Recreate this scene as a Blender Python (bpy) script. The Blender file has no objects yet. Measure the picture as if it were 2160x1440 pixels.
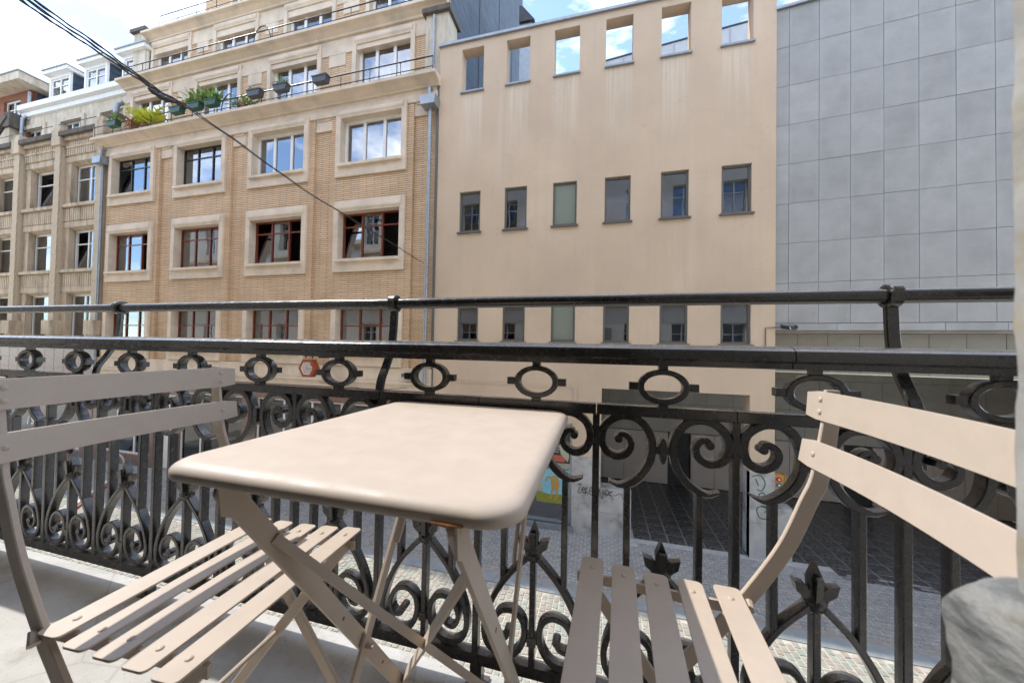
import bpy, bmesh, math, random
from mathutils import Vector, Matrix
random.seed(7)
SC = bpy.context.scene
COL = SC.collection
# Distances are metres from the camera: x along the street, y across it, z up (0 = eye level).
# Everything is lifted by EYE at the end so that the street lies at z = 0.
EYE = 5.2
G = -EYE            # street level
FL = -0.90          # balcony floor
# ------------------------------------------------------------------ camera
def basis(yaw, pit, rol):
    f0 = Vector((math.sin(yaw), math.cos(yaw), 0)); r0 = Vector((math.cos(yaw), -math.sin(yaw), 0)); u0 = Vector((0, 0, 1))
    f = f0*math.cos(pit) + u0*math.sin(pit); u = u0*math.cos(pit) - f0*math.sin(pit)
    return r0*math.cos(rol) + u*math.sin(rol), u*math.cos(rol) - r0*math.sin(rol), f
_r, _u, _f = basis(math.radians(-14.38), math.radians(1.04), math.radians(1.08))
cd = bpy.data.cameras.new('camera'); cam = bpy.data.objects.new('camera', cd); COL.objects.link(cam)
cd.sensor_width = 36; cd.lens = 12.0; cd.clip_start = 0.02; cd.clip_end = 400
cam.matrix_world = Matrix(((_r.x, _u.x, -_f.x, 0), (_r.y, _u.y, -_f.y, 0), (_r.z, _u.z, -_f.z, 0), (0, 0, 0, 1)))
cd.dof.use_dof = True; cd.dof.focus_distance = 1.8; cd.dof.aperture_fstop = 6.0
SC.camera = cam
# ------------------------------------------------------------------ sky, sun, exposure
SUNV = Vector((-0.83, 0.155, 1.0)).normalized()      # towards the sun
W = bpy.data.worlds.new('World'); SC.world = W; W.use_nodes = True
nt = W.node_tree; bg = nt.nodes['Background']
sky = nt.nodes.new('ShaderNodeTexSky'); sky.sky_type = 'NISHITA'; sky.sun_disc = False
sky.sun_elevation = math.asin(SUNV.z); sky.sun_rotation = math.atan2(SUNV.x, SUNV.y)
sky.air_density = 1.0; sky.dust_density = .25; sky.ozone_density = 3.0
tc = nt.nodes.new('ShaderNodeTexCoord'); mp = nt.nodes.new('ShaderNodeMapping'); mp.inputs['Scale'].default_value = (1.6, 2.6, 5.0)
mp.inputs['Rotation'].default_value = (0.2, 0.1, 2.4); mp.inputs['Location'].default_value = (2.8, 0, 0)
nz = nt.nodes.new('ShaderNodeTexNoise'); nz.inputs['Scale'].default_value = 1.7; nz.inputs['Detail'].default_value = 7; nz.inputs['Roughness'].default_value = .6
rp = nt.nodes.new('ShaderNodeValToRGB'); rp.color_ramp.elements[0].position = .43; rp.color_ramp.elements[1].position = .74
mx = nt.nodes.new('ShaderNodeMix'); mx.data_type = 'RGBA'; mx.inputs[7].default_value = (13.0, 13.0, 13.2, 1)
mfac = nt.nodes.new('ShaderNodeMath'); mfac.operation = 'MULTIPLY_ADD'; mfac.inputs[1].default_value = .85; mfac.inputs[2].default_value = .05
nt.links.new(tc.outputs['Generated'], mp.inputs[0]); nt.links.new(mp.outputs[0], nz.inputs['Vector'])
nt.links.new(nz.outputs[0], rp.inputs[0]); nt.links.new(rp.outputs[0], mfac.inputs[0]); nt.links.new(mfac.outputs[0], mx.inputs[0])
tint = nt.nodes.new('ShaderNodeMix'); tint.data_type = 'RGBA'; tint.blend_type = 'MULTIPLY'; tint.inputs[0].default_value = 1; tint.inputs[7].default_value = (.74, .90, 1.0, 1)
nt.links.new(sky.outputs[0], tint.inputs[6]); nt.links.new(tint.outputs[2], mx.inputs[6]); nt.links.new(mx.outputs[2], bg.inputs[0])
bg.inputs[1].default_value = 0.15
sd = bpy.data.lights.new('sun', 'SUN'); sd.energy = 2.0; sd.angle = math.radians(.55); sd.color = (1, .95, .87)
sun = bpy.data.objects.new('sun', sd); COL.objects.link(sun); sun.location = (-6, 3, 30)
sun.rotation_euler = SUNV.to_track_quat('Z', 'Y').to_euler()
SC.view_settings.view_transform = 'Standard'; SC.view_settings.look = 'None'; SC.view_settings.gamma = 1
SC.view_settings.use_curve_mapping = False; SC.view_settings.exposure = 1.32
SC.render.engine = 'CYCLES'; SC.cycles.use_denoising = True; SC.cycles.max_bounces = 8; SC.cycles.diffuse_bounces = 4
SC.cycles.transparent_max_bounces = 12; SC.cycles.caustics_reflective = False; SC.cycles.caustics_refractive = False
# ------------------------------------------------------------------ materials
MATS = {}
def lin(c):
    return tuple((v/12.92 if v <= .04045 else ((v+.055)/1.055)**2.4) for v in [x/255 for x in c]) + (1,)
class N:
    """small node-graph writer"""
    def __init__(s, name):
        s.m = bpy.data.materials.new(name); s.m.use_nodes = True; s.t = s.m.node_tree; s.b = s.t.nodes['Principled BSDF']; MATS[name] = s.m
    def n(s, kind, **kw):
        q = s.t.nodes.new('ShaderNode' + kind)
        for k, v in kw.items():
            if k in q.inputs: q.inputs[k].default_value = v
            else: setattr(q, k, v)
        return q
    def l(s, a, b): s.t.links.new(a, b)
    def co(s, scale=(1, 1, 1), kind='Object', rot=(0, 0, 0)):
        c = s.n('TexCoord'); m = s.n('Mapping'); m.inputs['Scale'].default_value = scale; m.inputs['Rotation'].default_value = rot
        s.l(c.outputs[kind], m.inputs[0]); return m.outputs[0]
    def noise(s, vec, scale, detail=5, rough=.55):
        q = s.n('TexNoise', Scale=scale, Detail=detail, Roughness=rough); s.l(vec, q.inputs['Vector']); return q.outputs[0]
    def ramp(s, x, stops):
        q = s.n('ValToRGB'); e = q.color_ramp.elements
        while len(e) < len(stops): e.new(.5)
        for i, (p, c) in enumerate(stops): e[i].position = p; e[i].color = c if len(c) == 4 else tuple(c)+(1,)
        s.l(x, q.inputs[0]); return q.outputs[0]
    def mix(s, f, a, b, blend='MIX'):
        q = s.n('Mix', data_type='RGBA', blend_type=blend)
        for v, i in ((f, 0), (a, 6), (b, 7)):
            if hasattr(v, 'links') or hasattr(v, 'is_linked'): s.l(v, q.inputs[i])
            else: q.inputs[i].default_value = v
        return q.outputs[2]
    def bump(s, h, strength, dist=.01, base=None):
        q = s.n('Bump', Strength=strength, Distance=dist); s.l(h, q.inputs['Height'])
        if base is not None: s.l(base, q.inputs['Normal'])
        return q.outputs[0]
    def out(s, col=None, rough=None, nor=None, spec=.5, metal=0):
        if col is not None:
            if hasattr(col, 'is_linked'): s.l(col, s.b.inputs['Base Color'])
            else: s.b.inputs['Base Color'].default_value = col
        if rough is not None:
            if hasattr(rough, 'is_linked'): s.l(rough, s.b.inputs['Roughness'])
            else: s.b.inputs['Roughness'].default_value = rough
        if nor is not None: s.l(nor, s.b.inputs['Normal'])
        s.b.inputs['Specular IOR Level'].default_value = spec; s.b.inputs['Metallic'].default_value = metal
        return s.m
def g(v): return (v, v, v, 1)
def simple(name, c, rough=.6, var=.12, sc=6, bump=.15, bsc=60, spec=.5, metal=0, dirt=None, dsc=2):
    """a plain surface with uneven tone and fine relief; dirt = colour of blotches"""
    q = N(name); v = q.co(); n1 = q.noise(v, sc); f = q.ramp(n1, [(.3, g(1-var)), (.7, g(1+var))])
    col = q.mix(1.0, c, f, 'MULTIPLY')
    if dirt:
        d = q.ramp(q.noise(v, dsc, 6, .65), [(.5, g(0)), (.72, g(1))]); col = q.mix(d, col, dirt)
    r = q.ramp(q.noise(v, sc*2.3), [(.3, g(max(0, rough-.07))), (.7, g(min(1, rough+.07)))])
    return q.out(col, r, q.bump(q.noise(v, bsc, 3), bump, .004), spec, metal)
# black painted iron: gloss paint, worn; dusty tops with a highlight painted in
def m_iron():
    q = N('iron'); v = q.co(); dust_shine = q.ramp(q.noise(v, 26, 5, .6), [(.3, g(.45)), (.75, g(1))])
    ge = q.n('NewGeometry'); sx = q.n('SeparateXYZ'); q.l(ge.outputs['True Normal'], sx.inputs[0])
    up = q.n('MapRange', **{'From Min': .6, 'From Max': 1.0, 'To Min': .035, 'To Max': .5}); q.l(sx.outputs[2], up.inputs[0])
    k = q.n('Math', operation='MULTIPLY'); q.l(dust_shine, k.inputs[0]); q.l(up.outputs[0], k.inputs[1])
    col = q.mix(k.outputs[0], (.020, .019, .018, 1), (.26, .24, .215, 1))     # upward faces: dusty grey, and their lit highlight put into the colour
    chip = q.ramp(q.noise(v, 21, 6, .7), [(.66, g(0)), (.70, g(1))]); kc = q.n('Math', operation='MULTIPLY'); q.l(chip, kc.inputs[0]); kc.inputs[1].default_value = .7; col = q.mix(kc.outputs[0], col, (.085, .05, .03, 1))
    rr = q.ramp(q.noise(v, 55, 4), [(.3, g(.14)), (.72, g(.34))])
    nb = q.bump(q.noise(v, 24, 4), .3, .003); nb = q.bump(q.noise(v, 260, 2), .08, .001, nb)
    q.out(col, rr, nb, .75)
m_iron()
# powder-coated steel of the furniture
def m_coat():
    q = N('coat'); v = q.co(); f = q.ramp(q.noise(v, 24, 6, .65), [(.3, g(.95)), (.7, g(1.04))])
    col = q.mix(1.0, (.52, .435, .36, 1), f, 'MULTIPLY')
    def some(x, k):
        m = q.n('Math', operation='MULTIPLY'); q.l(x, m.inputs[0]); m.inputs[1].default_value = k; return m.outputs[0]
    col = q.mix(some(q.ramp(q.noise(v, 170, 3), [(.70, g(0)), (.76, g(1))]), .22), col, (.2, .13, .08, 1))           # specks
    col = q.mix(some(q.ramp(q.noise(q.co((60, 9, 60)), 4, 3), [(.72, g(0)), (.77, g(1))]), .3), col, (.62, .55, .47, 1))   # scuffs
    col = q.mix(some(q.ramp(q.noise(v, 60, 5, .7), [(.6, g(0)), (.8, g(1))]), .14), col, (.30, .23, .16, 1))        # grime
    r = q.ramp(q.noise(v, 30, 4), [(.3, g(.42)), (.7, g(.6))])
    q.out(col, r, q.bump(q.noise(v, 420, 2), .05, .001), .35)
m_coat()
simple('rust', (.22, .085, .03, 1), .9, .3, 60, .4, 200)
def m_floor():
    q = N('concrete_floor'); v = q.co(); col = q.ramp(q.noise(v, 2.6, 8, .65), [(.3, (.37, .355, .33, 1)), (.5, (.48, .465, .44, 1)), (.7, (.55, .535, .505, 1))])
    def some(x, k):
        m = q.n('Math', operation='MULTIPLY'); q.l(x, m.inputs[0]); m.inputs[1].default_value = k; return m.outputs[0]
    col = q.mix(some(q.ramp(q.noise(v, 7, 7, .7), [(.55, g(0)), (.68, g(1))]), .5), col, (.26, .235, .20, 1))
    col = q.mix(some(q.ramp(q.noise(v, 120, 3), [(.64, g(0)), (.7, g(1))]), .6), col, (.19, .17, .15, 1))
    cr = q.n('TexVoronoi', feature='DISTANCE_TO_EDGE', Scale=1.7); d = q.n('Mapping'); q.l(v, d.inputs[0]); q.l(d.outputs[0], cr.inputs['Vector'])
    ck = q.ramp(cr.outputs[0], [(.0, g(1)), (.006, g(0))]); col = q.mix(some(ck, .35), col, (.2, .18, .15, 1))
    nb = q.bump(q.noise(v, 55, 5, .7), .5, .004); q.out(col, .8, q.bump(q.noise(v, 240, 2), .3, .0015, nb), .3)
m_floor()
def m_stucco():
    q = N('stucco'); v = q.co(); base = (.645, .495, .36, 1)
    f = q.ramp(q.noise(v, .55, 5), [(.3, g(.90)), (.7, g(1.08))]); col = q.mix(1.0, base, f, 'MULTIPLY')
    st = q.noise(q.co((5, 5, .16)), 1.0, 6, .6); s = q.ramp(st, [(.48, g(0)), (.72, g(1))])
    k = q.n('Math', operation='MULTIPLY'); q.l(s, k.inputs[0]); k.inputs[1].default_value = .34
    col = q.mix(k.outputs[0], col, (.52, .44, .35, 1))
    w2 = q.ramp(q.noise(q.co((2.4, 2.4, .12)), 1.3, 5), [(.6, g(0)), (.75, g(1))])
    k2 = q.n('Math', operation='MULTIPLY'); q.l(w2, k2.inputs[0]); k2.inputs[1].default_value = .25
    col = q.mix(k2.outputs[0], col, (.72, .62, .50, 1))
    sx = q.n('SeparateXYZ'); q.l(v, sx.inputs[0])
    a = q.n('Math', operation='ADD'); a.inputs[1].default_value = 4.37+148.6; q.l(sx.outputs[0], a.inputs[0])
    d = q.n('Math', operation='DIVIDE'); d.inputs[1].default_value = 1.486; q.l(a.outputs[0], d.inputs[0]); fr = q.n('Math', operation='FRACT'); q.l(d.outputs[0], fr.inputs[0])
    mk = q.ramp(fr.outputs[0], [(.0, g(.7)), (.02, g(1)), (.44, g(1)), (.485, g(.0))])
    zr = q.n('MapRange', **{'From Min': 5.6, 'From Max': 8.05}); q.l(sx.outputs[2], zr.inputs[0]); cut = q.n('Math', operation='LESS_THAN'); cut.inputs[1].default_value = 8.06; q.l(sx.outputs[2], cut.inputs[0])
    fine = q.ramp(q.noise(q.co((16, 16, .35)), 1.0, 5, .6), [(.35, g(.1)), (.7, g(1))])
    m1 = q.n('Math', operation='MULTIPLY'); q.l(mk, m1.inputs[0]); q.l(zr.outputs[0], m1.inputs[1]); m2 = q.n('Math', operation='MULTIPLY'); q.l(m1.outputs[0], m2.inputs[0]); q.l(fine, m2.inputs[1])
    m3 = q.n('Math', operation='MULTIPLY'); q.l(m2.outputs[0], m3.inputs[0]); q.l(cut.outputs[0], m3.inputs[1]); m4 = q.n('Math', operation='MULTIPLY'); m4.inputs[1].default_value = .75; q.l(m3.outputs[0], m4.inputs[0])
    col = q.mix(m4.outputs[0], col, (.78, .69, .57, 1))
    pt = q.ramp(q.noise(q.co((.5, .5, .28)), 1.1, 2, .4), [(.56, g(0)), (.585, g(1))]); kp = q.n('Math', operation='MULTIPLY'); q.l(pt, kp.inputs[0]); kp.inputs[1].default_value = .14; col = q.mix(kp.outputs[0], col, (.50, .39, .275, 1))
    vr = q.n('TexVoronoi', feature='DISTANCE_TO_EDGE', Scale=.55); wv = q.n('VectorMath', operation='ADD'); nw = q.n('TexNoise', Scale=2.2, Detail=5); q.l(v, nw.inputs['Vector']); q.l(v, wv.inputs[0]); q.l(nw.outputs[1], wv.inputs[1]); q.l(wv.outputs[0], vr.inputs['Vector'])
    ckm = q.ramp(vr.outputs[0], [(0, g(1)), (.006, g(0))]); kk = q.n('Math', operation='MULTIPLY'); q.l(ckm, kk.inputs[0]); kk.inputs[1].default_value = .16; col = q.mix(kk.outputs[0], col, (.3, .22, .15, 1))
    bl = q.ramp(q.noise(q.co((1, 1, .6)), 1.9, 7, .7), [(.58, g(0)), (.72, g(1))]); kb_ = q.n('Math', operation='MULTIPLY'); q.l(bl, kb_.inputs[0]); kb_.inputs[1].default_value = .22; col = q.mix(kb_.outputs[0], col, (.44, .365, .29, 1))
    nb = q.bump(q.noise(v, 45, 4), .12, .004); nb = q.bump(q.noise(q.co((.6, 1, 6)), 3), .05, .01, nb)
    q.out(col, .85, nb, .25)
m_stucco()
def m_brick(name, c1, c2, mortar, bw, rh, ms):
    q = N(name); c = q.n('TexCoord'); sx = q.n('SeparateXYZ'); q.l(c.outputs['Object'], sx.inputs[0])
    ad = q.n('Math', operation='ADD'); q.l(sx.outputs[0], ad.inputs[0]); q.l(sx.outputs[1], ad.inputs[1])
    cb = q.n('CombineXYZ'); q.l(ad.outputs[0], cb.inputs[0]); q.l(sx.outputs[2], cb.inputs[1])
    b = q.n('TexBrick', Scale=1.0); b.inputs['Color1'].default_value = c1; b.inputs['Color2'].default_value = c2; b.inputs['Mortar'].default_value = mortar
    b.inputs['Mortar Size'].default_value = ms; b.inputs['Mortar Smooth'].default_value = .25; b.inputs['Brick Width'].default_value = bw; b.inputs['Row Height'].default_value = rh
    b.inputs['Bias'].default_value = 0; q.l(cb.outputs[0], b.inputs['Vector'])
    f = q.ramp(q.noise(q.co(), .7, 5), [(.3, g(.86)), (.7, g(1.1))]); col = q.mix(1.0, b.outputs[0], f, 'MULTIPLY')
    inv = q.n('Math', operation='SUBTRACT'); inv.inputs[0].default_value = 1; q.l(b.outputs[1], inv.inputs[1])
    q.out(col, .8, q.bump(inv.outputs[0], 1.0, .025), .25)
m_brick('buff_brick', (.80, .575, .375, 1), (.71, .49, .305, 1), (.34, .225, .145, 1), .62, .071, .010)
m_brick('red_brick', (.36, .11, .06, 1), (.28, .085, .05, 1), (.28, .2, .15, 1), .21, .065, .008)
simple('cream_stone', (.73, .60, .465, 1), .8, .1, 1.6, .15, 40, .3, dirt=(.55, .47, .37, 1), dsc=1.3)
def m_weather(name, c, d):
    q = N(name); v = q.co(); f = q.ramp(q.noise(v, 1.2, 5), [(.3, g(.85)), (.7, g(1.12))]); col = q.mix(1.0, c, f, 'MULTIPLY')
    st = q.ramp(q.noise(q.co((3, 3, .5)), 1.4, 7, .65), [(.47, g(0)), (.7, g(1))])
    k = q.n('Math', operation='MULTIPLY'); q.l(st, k.inputs[0]); k.inputs[1].default_value = .8
    col = q.mix(k.outputs[0], col, d); q.out(col, .88, q.bump(q.noise(v, 30, 5), .35, .01), .25)
m_weather('old_stone', (.60, .49, .36, 1), (.22, .165, .115, 1))
m_weather('dark_cap', (.15, .13, .11, 1), (.05, .045, .04, 1))
m_weather('pale_stone', (.66, .58, .46, 1), (.40, .325, .24, 1))
def m_slab():
    q = N('blue_stone'); v = q.co(); oi = q.n('ObjectInfo'); tone = q.ramp(oi.outputs['Random'], [(0, g(.93)), (1, g(1.07))])
    mpv = q.n('VectorMath', operation='ADD'); q.l(v, mpv.inputs[0]); cx = q.n('CombineXYZ')
    m3 = q.n('Math', operation='MULTIPLY'); m3.inputs[1].default_value = 37; q.l(oi.outputs['Random'], m3.inputs[0]); q.l(m3.outputs[0], cx.inputs[0]); q.l(m3.outputs[0], cx.inputs[2]); q.l(cx.outputs[0], mpv.inputs[1]); vv = mpv.outputs[0]
    f = q.ramp(q.noise(vv, 1.7, 6, .6), [(.28, g(.84)), (.72, g(1.14))]); col = q.mix(1.0, (.385, .378, .368, 1), f, 'MULTIPLY'); col = q.mix(1.0, col, tone, 'MULTIPLY')
    m2 = q.n('Mapping'); m2.inputs['Scale'].default_value = (14, 14, 26); m2.inputs['Rotation'].default_value = (0, .3, 0); q.l(vv, m2.inputs[0])
    fl = q.ramp(q.noise(m2.outputs[0], 1.0, 4, .7), [(.62, g(0)), (.7, g(1))]); k = q.n('Math', operation='MULTIPLY'); q.l(fl, k.inputs[0]); k.inputs[1].default_value = .45
    col = q.mix(k.outputs[0], col, (.17, .175, .18, 1))
    # pale lime bloom that creeps in from the joints
    sx = q.n('SeparateXYZ'); q.l(v, sx.inputs[0]); ab = q.n('Math', operation='ABSOLUTE'); q.l(sx.outputs[0], ab.inputs[0])
    nn = q.noise(vv, 4, 5); ed = q.n('Math', operation='MULTIPLY_ADD'); q.l(nn, ed.inputs[0]); ed.inputs[1].default_value = .16; q.l(ab.outputs[0], ed.inputs[2])
    eb = q.ramp(ed.outputs[0], [(.30, g(0)), (.42, g(1))]); k2 = q.n('Math', operation='MULTIPLY'); q.l(eb, k2.inputs[0]); k2.inputs[1].default_value = .45
    col = q.mix(k2.outputs[0], col, (.44, .455, .465, 1))
    q.out(col, .62, q.bump(q.noise(vv, 60, 4), .12, .003), .4)
m_slab()
simple('joint_dark', (.035, .034, .033, 1), .9, .2, 5)
simple('marble_grey', (.46, .455, .45, 1), .5, .18, 2.5, .08, 40, .5, dirt=(.2, .18, .165, 1), dsc=2.2)
simple('granite_brown', (.21, .125, .10, 1), .3, .25, 14, .03, 60, .5)
simple('porch_tile_wall', (.32, .30, .265, 1), .55, .14, 2, .06, 40, .4)
simple('taupe_door', (.44, .375, .33, 1), .5, .08, 2, .04, 40, .4)
simple('black_tile', (.065, .064, .065, 1), .3, .35, 4, .10, 30, .5, dirt=(.11, .105, .10, 1), dsc=3)
simple('tile_joint', (.42, .41, .39, 1), .8)
simple('zinc', (.33, .36, .39, 1), .42, .12, 5, .05, 40, .5, .6)
simple('zinc_light', (.55, .57, .58, 1), .5, .08, 3, .05, 30, .5)
simple('grey_frame', (.13, .125, .115, 1), .5, .06)
simple('white_paint', (.84, .83, .80, 1), .45, .05, 8, .04)
simple('red_frame', (.19, .04, .016, 1), .35, .15, 10, .04)
simple('black_frame', (.02, .02, .022, 1), .4, .1)
simple('curtain', (.66, .63, .58, 1), .9, .06, 5)
simple('blind_green', (.44, .48, .42, 1), .85, .08, 4)
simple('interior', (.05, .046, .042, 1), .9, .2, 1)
simple('room_plaster', (.60, .56, .50, 1), .9, .05, 1)
simple('house_front', (.74, .70, .62, 1), .85, .08, 1)
simple('leaf_green', (.20, .32, .08, 1), .55, .35, 9, .1)
simple('leaf_fern', (.52, .56, .05, 1), .55, .25, 9, .1)
simple('leaf_dry', (.38, .17, .08, 1), .7, .3, 9, .1)
simple('pot_green', (.02, .075, .04, 1), .5, .1)
simple('pot_grey', (.06, .065, .072, 1), .5, .1)
simple('pot_clay', (.33, .14, .075, 1), .8, .1)
simple('cable_black', (.025, .022, .02, 1), .5, .2)
simple('roof_dark', (.05, .055, .06, 1), .6, .2)
def m_slate():
    q = N('slate'); v = q.co((1, .35, 1.6), rot=(.5, 0, 0)); st = q.ramp(q.noise(v, 4, 6, .7), [(.3, (.025, .04, .06, 1)), (.7, (.085, .12, .165, 1))])
    b = q.noise(q.co((1, 3, 3)), 3, 3); q.out(st, .6, q.bump(b, .3, .02), .3)
m_slate()
def m_glass(name, tint, r0, rough=.0):
    q = N(name); q.t.nodes.remove(q.b); o = q.t.nodes['Material Output']
    fr = q.n('Fresnel', IOR=r0); gl = q.n('BsdfGlossy', Roughness=rough); gl.inputs['Color'].default_value = (.93, .96, 1, 1)
    tr = q.n('BsdfTransparent'); tr.inputs['Color'].default_value = tint; mxs = q.n('MixShader')
    nb = q.bump(q.noise(q.co(), 1.3, 1), .14, .02); q.l(nb, gl.inputs['Normal'])
    q.l(fr.outputs[0], mxs.inputs[0]); q.l(tr.outputs[0], mxs.inputs[1]); q.l(gl.outputs[0], mxs.inputs[2]); q.l(mxs.outputs[0], o.inputs[0])
m_glass('glass', (.8, .84, .84, 1), 3.6)
m_glass('glass_blue', (.30, .34, .44, 1), 2.5)
m_glass('glass_green', (.66, .76, .69, 1), 1.9)
def m_frost():
    q = N('frosted_pane'); q.out((.22, .25, .2, 1), .35, None, .6)
m_frost()
def m_sett(name, cols, rough):
    q = N(name); ge = q.n('NewGeometry'); oi = q.n('ObjectInfo'); ad = q.n('Math', operation='ADD'); q.l(ge.outputs['Random Per Island'], ad.inputs[0]); q.l(oi.outputs['Random'], ad.inputs[1])
    fr = q.n('Math', operation='FRACT'); q.l(ad.outputs[0], fr.inputs[0]); col = q.ramp(fr.outputs[0], [(i/(len(cols)-1), c) for i, c in enumerate(cols)])
    v = q.co(); f = q.ramp(q.noise(v, 16, 5), [(.3, g(.8)), (.7, g(1.15))]); col = q.mix(1.0, col, f, 'MULTIPLY')
    q.out(col, rough, q.bump(q.noise(v, 40, 4), .4, .006), .4)
m_sett('road_setts', [(.30, .345, .295, 1), (.365, .345, .29, 1), (.34, .29, .245, 1), (.29, .325, .285, 1), (.38, .33, .28, 1), (.32, .34, .31, 1)], .7)
m_sett('path_setts', [(.27, .265, .26, 1), (.33, .31, .29, 1), (.25, .255, .26, 1), (.305, .285, .275, 1)], .5)
simple('sett_joint', (.48, .445, .385, 1), .9, .2, 8)
simple('path_joint', (.43, .41, .39, 1), .9, .2, 8)
simple('kerb_stone', (.28, .30, .31, 1), .6, .15, 5, .2)
simple('gutter_strip', (.30, .27, .235, 1), .8, .2, 6, .3)
simple('jamb_paint', (.31, .305, .29, 1), .75, .14, 22, 1.0, 30, .4, dirt=(.30, .235, .13, 1), dsc=40)
def m_plinth():
    q = N('plinth_stone'); v = q.co((9, 9, 30), rot=(.5, .6, 0)); n1 = q.noise(v, 2.2, 7, .7)
    col = q.ramp(n1, [(.3, (.05, .055, .06, 1)), (.45, (.15, .155, .15, 1)), (.56, (.26, .26, .25, 1)), (.68, (.17, .155, .125, 1)), (.8, (.36, .355, .33, 1))])
    q.out(col, .7, q.bump(n1, .8, .012), .4)
m_plinth()
for nm, c in dict(sign_red=(.30, .055, .01, 1), sign_white=(.8, .8, .78, 1), sky_paint=(.22, .50, .62, 1), field_paint=(.24, .25, .035, 1), ochre_paint=(.46, .27, .07, 1), cloud_pink=(.62, .4, .34, 1),
                  poster_red=(.50, .10, .07, 1), poster_black=(.035, .033, .03, 1), poster_sage=(.38, .42, .30, 1), poster_teal=(.07, .2, .2, 1), spray_black=(.012, .012, .012, 1), spray_green=(.0, .10, .055, 1),
                  chalk=(.6, .6, .58, 1), box_yellow=(.48, .26, .06, 1), knob_red=(.5, .02, .015, 1), knob_blue=(.06, .15, .3, 1), skin=(.48, .24, .16, 1), shirt_black=(.02, .02, .025, 1), bag_blue=(.01, .07, .42, 1),
                  bag_pink=(.62, .30, .30, 1), hair_dark=(.03, .018, .01, 1), strip_cream=(.72, .68, .5, 1), tape_red=(.5, .03, .02, 1), steel=(.45, .46, .47, 1)).items():
    simple(nm, c, .5, .08, 12, .03, 80)
MATS['steel'].node_tree.nodes['Principled BSDF'].inputs['Metallic'].default_value = .8
# ------------------------------------------------------------------ mesh writer
class B:
    def __init__(s): s.v = []; s.f = []
    def quad(s, a, b, c, d):
        i = len(s.v); s.v += [a, b, c, d]; s.f.append((i, i+1, i+2, i+3)); return s
    def box(s, x0, x1, y0, y1, z0, z1):
        i = len(s.v); s.v += [(x, y, z) for z in (z0, z1) for y in (y0, y1) for x in (x0, x1)]
        s.f += [(i, i+2, i+3, i+1), (i+4, i+5, i+7, i+6), (i, i+1, i+5, i+4), (i+2, i+6, i+7, i+3), (i, i+4, i+6, i+2), (i+1, i+3, i+7, i+5)]; return s
    def bar(s, p, q, w, h, side=(1, 0, 0), taper=1):
        """bar from p to q; w along side, h across"""
        p = Vector(p); q = Vector(q); d = (q-p).normalized(); sd = Vector(side); sd = (sd - d*sd.dot(d)).normalized(); n = d.cross(sd)
        i = len(s.v)
        for c, k in ((p, 1), (q, taper)):
            for a, b in ((-1, -1), (1, -1), (1, 1), (-1, 1)): s.v.append(tuple(c + sd*(a*w*k/2) + n*(b*h*k/2)))
        s.f += [(i, i+3, i+2, i+1), (i+4, i+5, i+6, i+7)] + [(i+k, i+(k+1) % 4, i+4+(k+1) % 4, i+4+k) for k in range(4)]; return s
    def loft(s, rings, caps=True, closed=False):
        i = len(s.v); n = len(rings[0])
        for r in rings: s.v += [tuple(p) for p in r]
        m = len(rings)
        for a in range(m if closed else m-1):
            b = (a+1) % m
            for k in range(n): s.f.append((i+a*n+k, i+a*n+(k+1) % n, i+b*n+(k+1) % n, i+b*n+k))
        if caps and not closed: s.f += [tuple(i+k for k in range(n))[::-1], tuple(i+(m-1)*n+k for k in range(n))]
        return s
    def tube(s, pts, r, n=8, closed=False):
        pts = [Vector(p) for p in pts]; m = len(pts); rs = r if isinstance(r, (list, tuple)) else [r]*m; rings = []; up = None
        for k, p in enumerate(pts):
            a = pts[k-1] if (k or closed) else p; b = pts[(k+1) % m] if (k < m-1 or closed) else p; t = (b-a).normalized()
            if up is None: up = t.orthogonal().normalized()
            up = (up - t*up.dot(t)).normalized(); w = t.cross(up)
            rings.append([p + (up*math.cos(6.28318*j/n) + w*math.sin(6.28318*j/n))*rs[k] for j in range(n)])
        return s.loft(rings, True, closed)
    def prism(s, poly, fn, d0, d1):
        """poly of (a,b) pushed from d0 to d1; fn(a,b,d) -> point"""
        i = len(s.v); n = len(poly); s.v += [fn(a, b, d0) for a, b in poly] + [fn(a, b, d1) for a, b in poly]
        s.f += [tuple(range(i+n-1, i-1, -1)), tuple(range(i+n, i+2*n))] + [(i+k, i+(k+1) % n, i+n+(k+1) % n, i+n+k) for k in range(n)]; return s
    def ribbon(s, pts, wid, y0, y1, ch=.0022, closed=False):
        """flat iron band drawn along (x,z) points, from y0 (front) to y1, with chamfered arrises"""
        m = len(pts); rings = []
        for k in range(m):
            a = pts[k-1] if (k or closed) else pts[k]; b = pts[(k+1) % m] if (k < m-1 or closed) else pts[k]
            tx, tz = b[0]-a[0], b[1]-a[1]; L = math.hypot(tx, tz) or 1; nx, nz = -tz/L, tx/L
            w = (wid[k] if isinstance(wid, (list, tuple)) else wid)/2; c = min(ch, w*.6); x, z = pts[k]
            rings.append([(x+nx*o, yy, z+nz*o) for o, yy in ((w-c, y0), (w, y0+c), (w, y1-c), (w-c, y1), (c-w, y1), (-w, y1-c), (-w, y0+c), (c-w, y0))])
        return s.loft(rings, True, closed)
    def mesh(s, name, smooth=None):
        me = bpy.data.meshes.new(name); me.from_pydata(s.v, [], s.f)
        bm = bmesh.new(); bm.from_mesh(me); bmesh.ops.recalc_face_normals(bm, faces=bm.faces); bm.to_mesh(me); bm.free()
        if smooth:
            me.polygons.foreach_set('use_smooth', [True]*len(me.polygons)); me.set_sharp_from_angle(angle=math.radians(smooth))
        return me
    def ob(s, name, mat, parent=None, smooth=None, **kw): return put(name, s.mesh(name, smooth), mat, parent, **kw)
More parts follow.
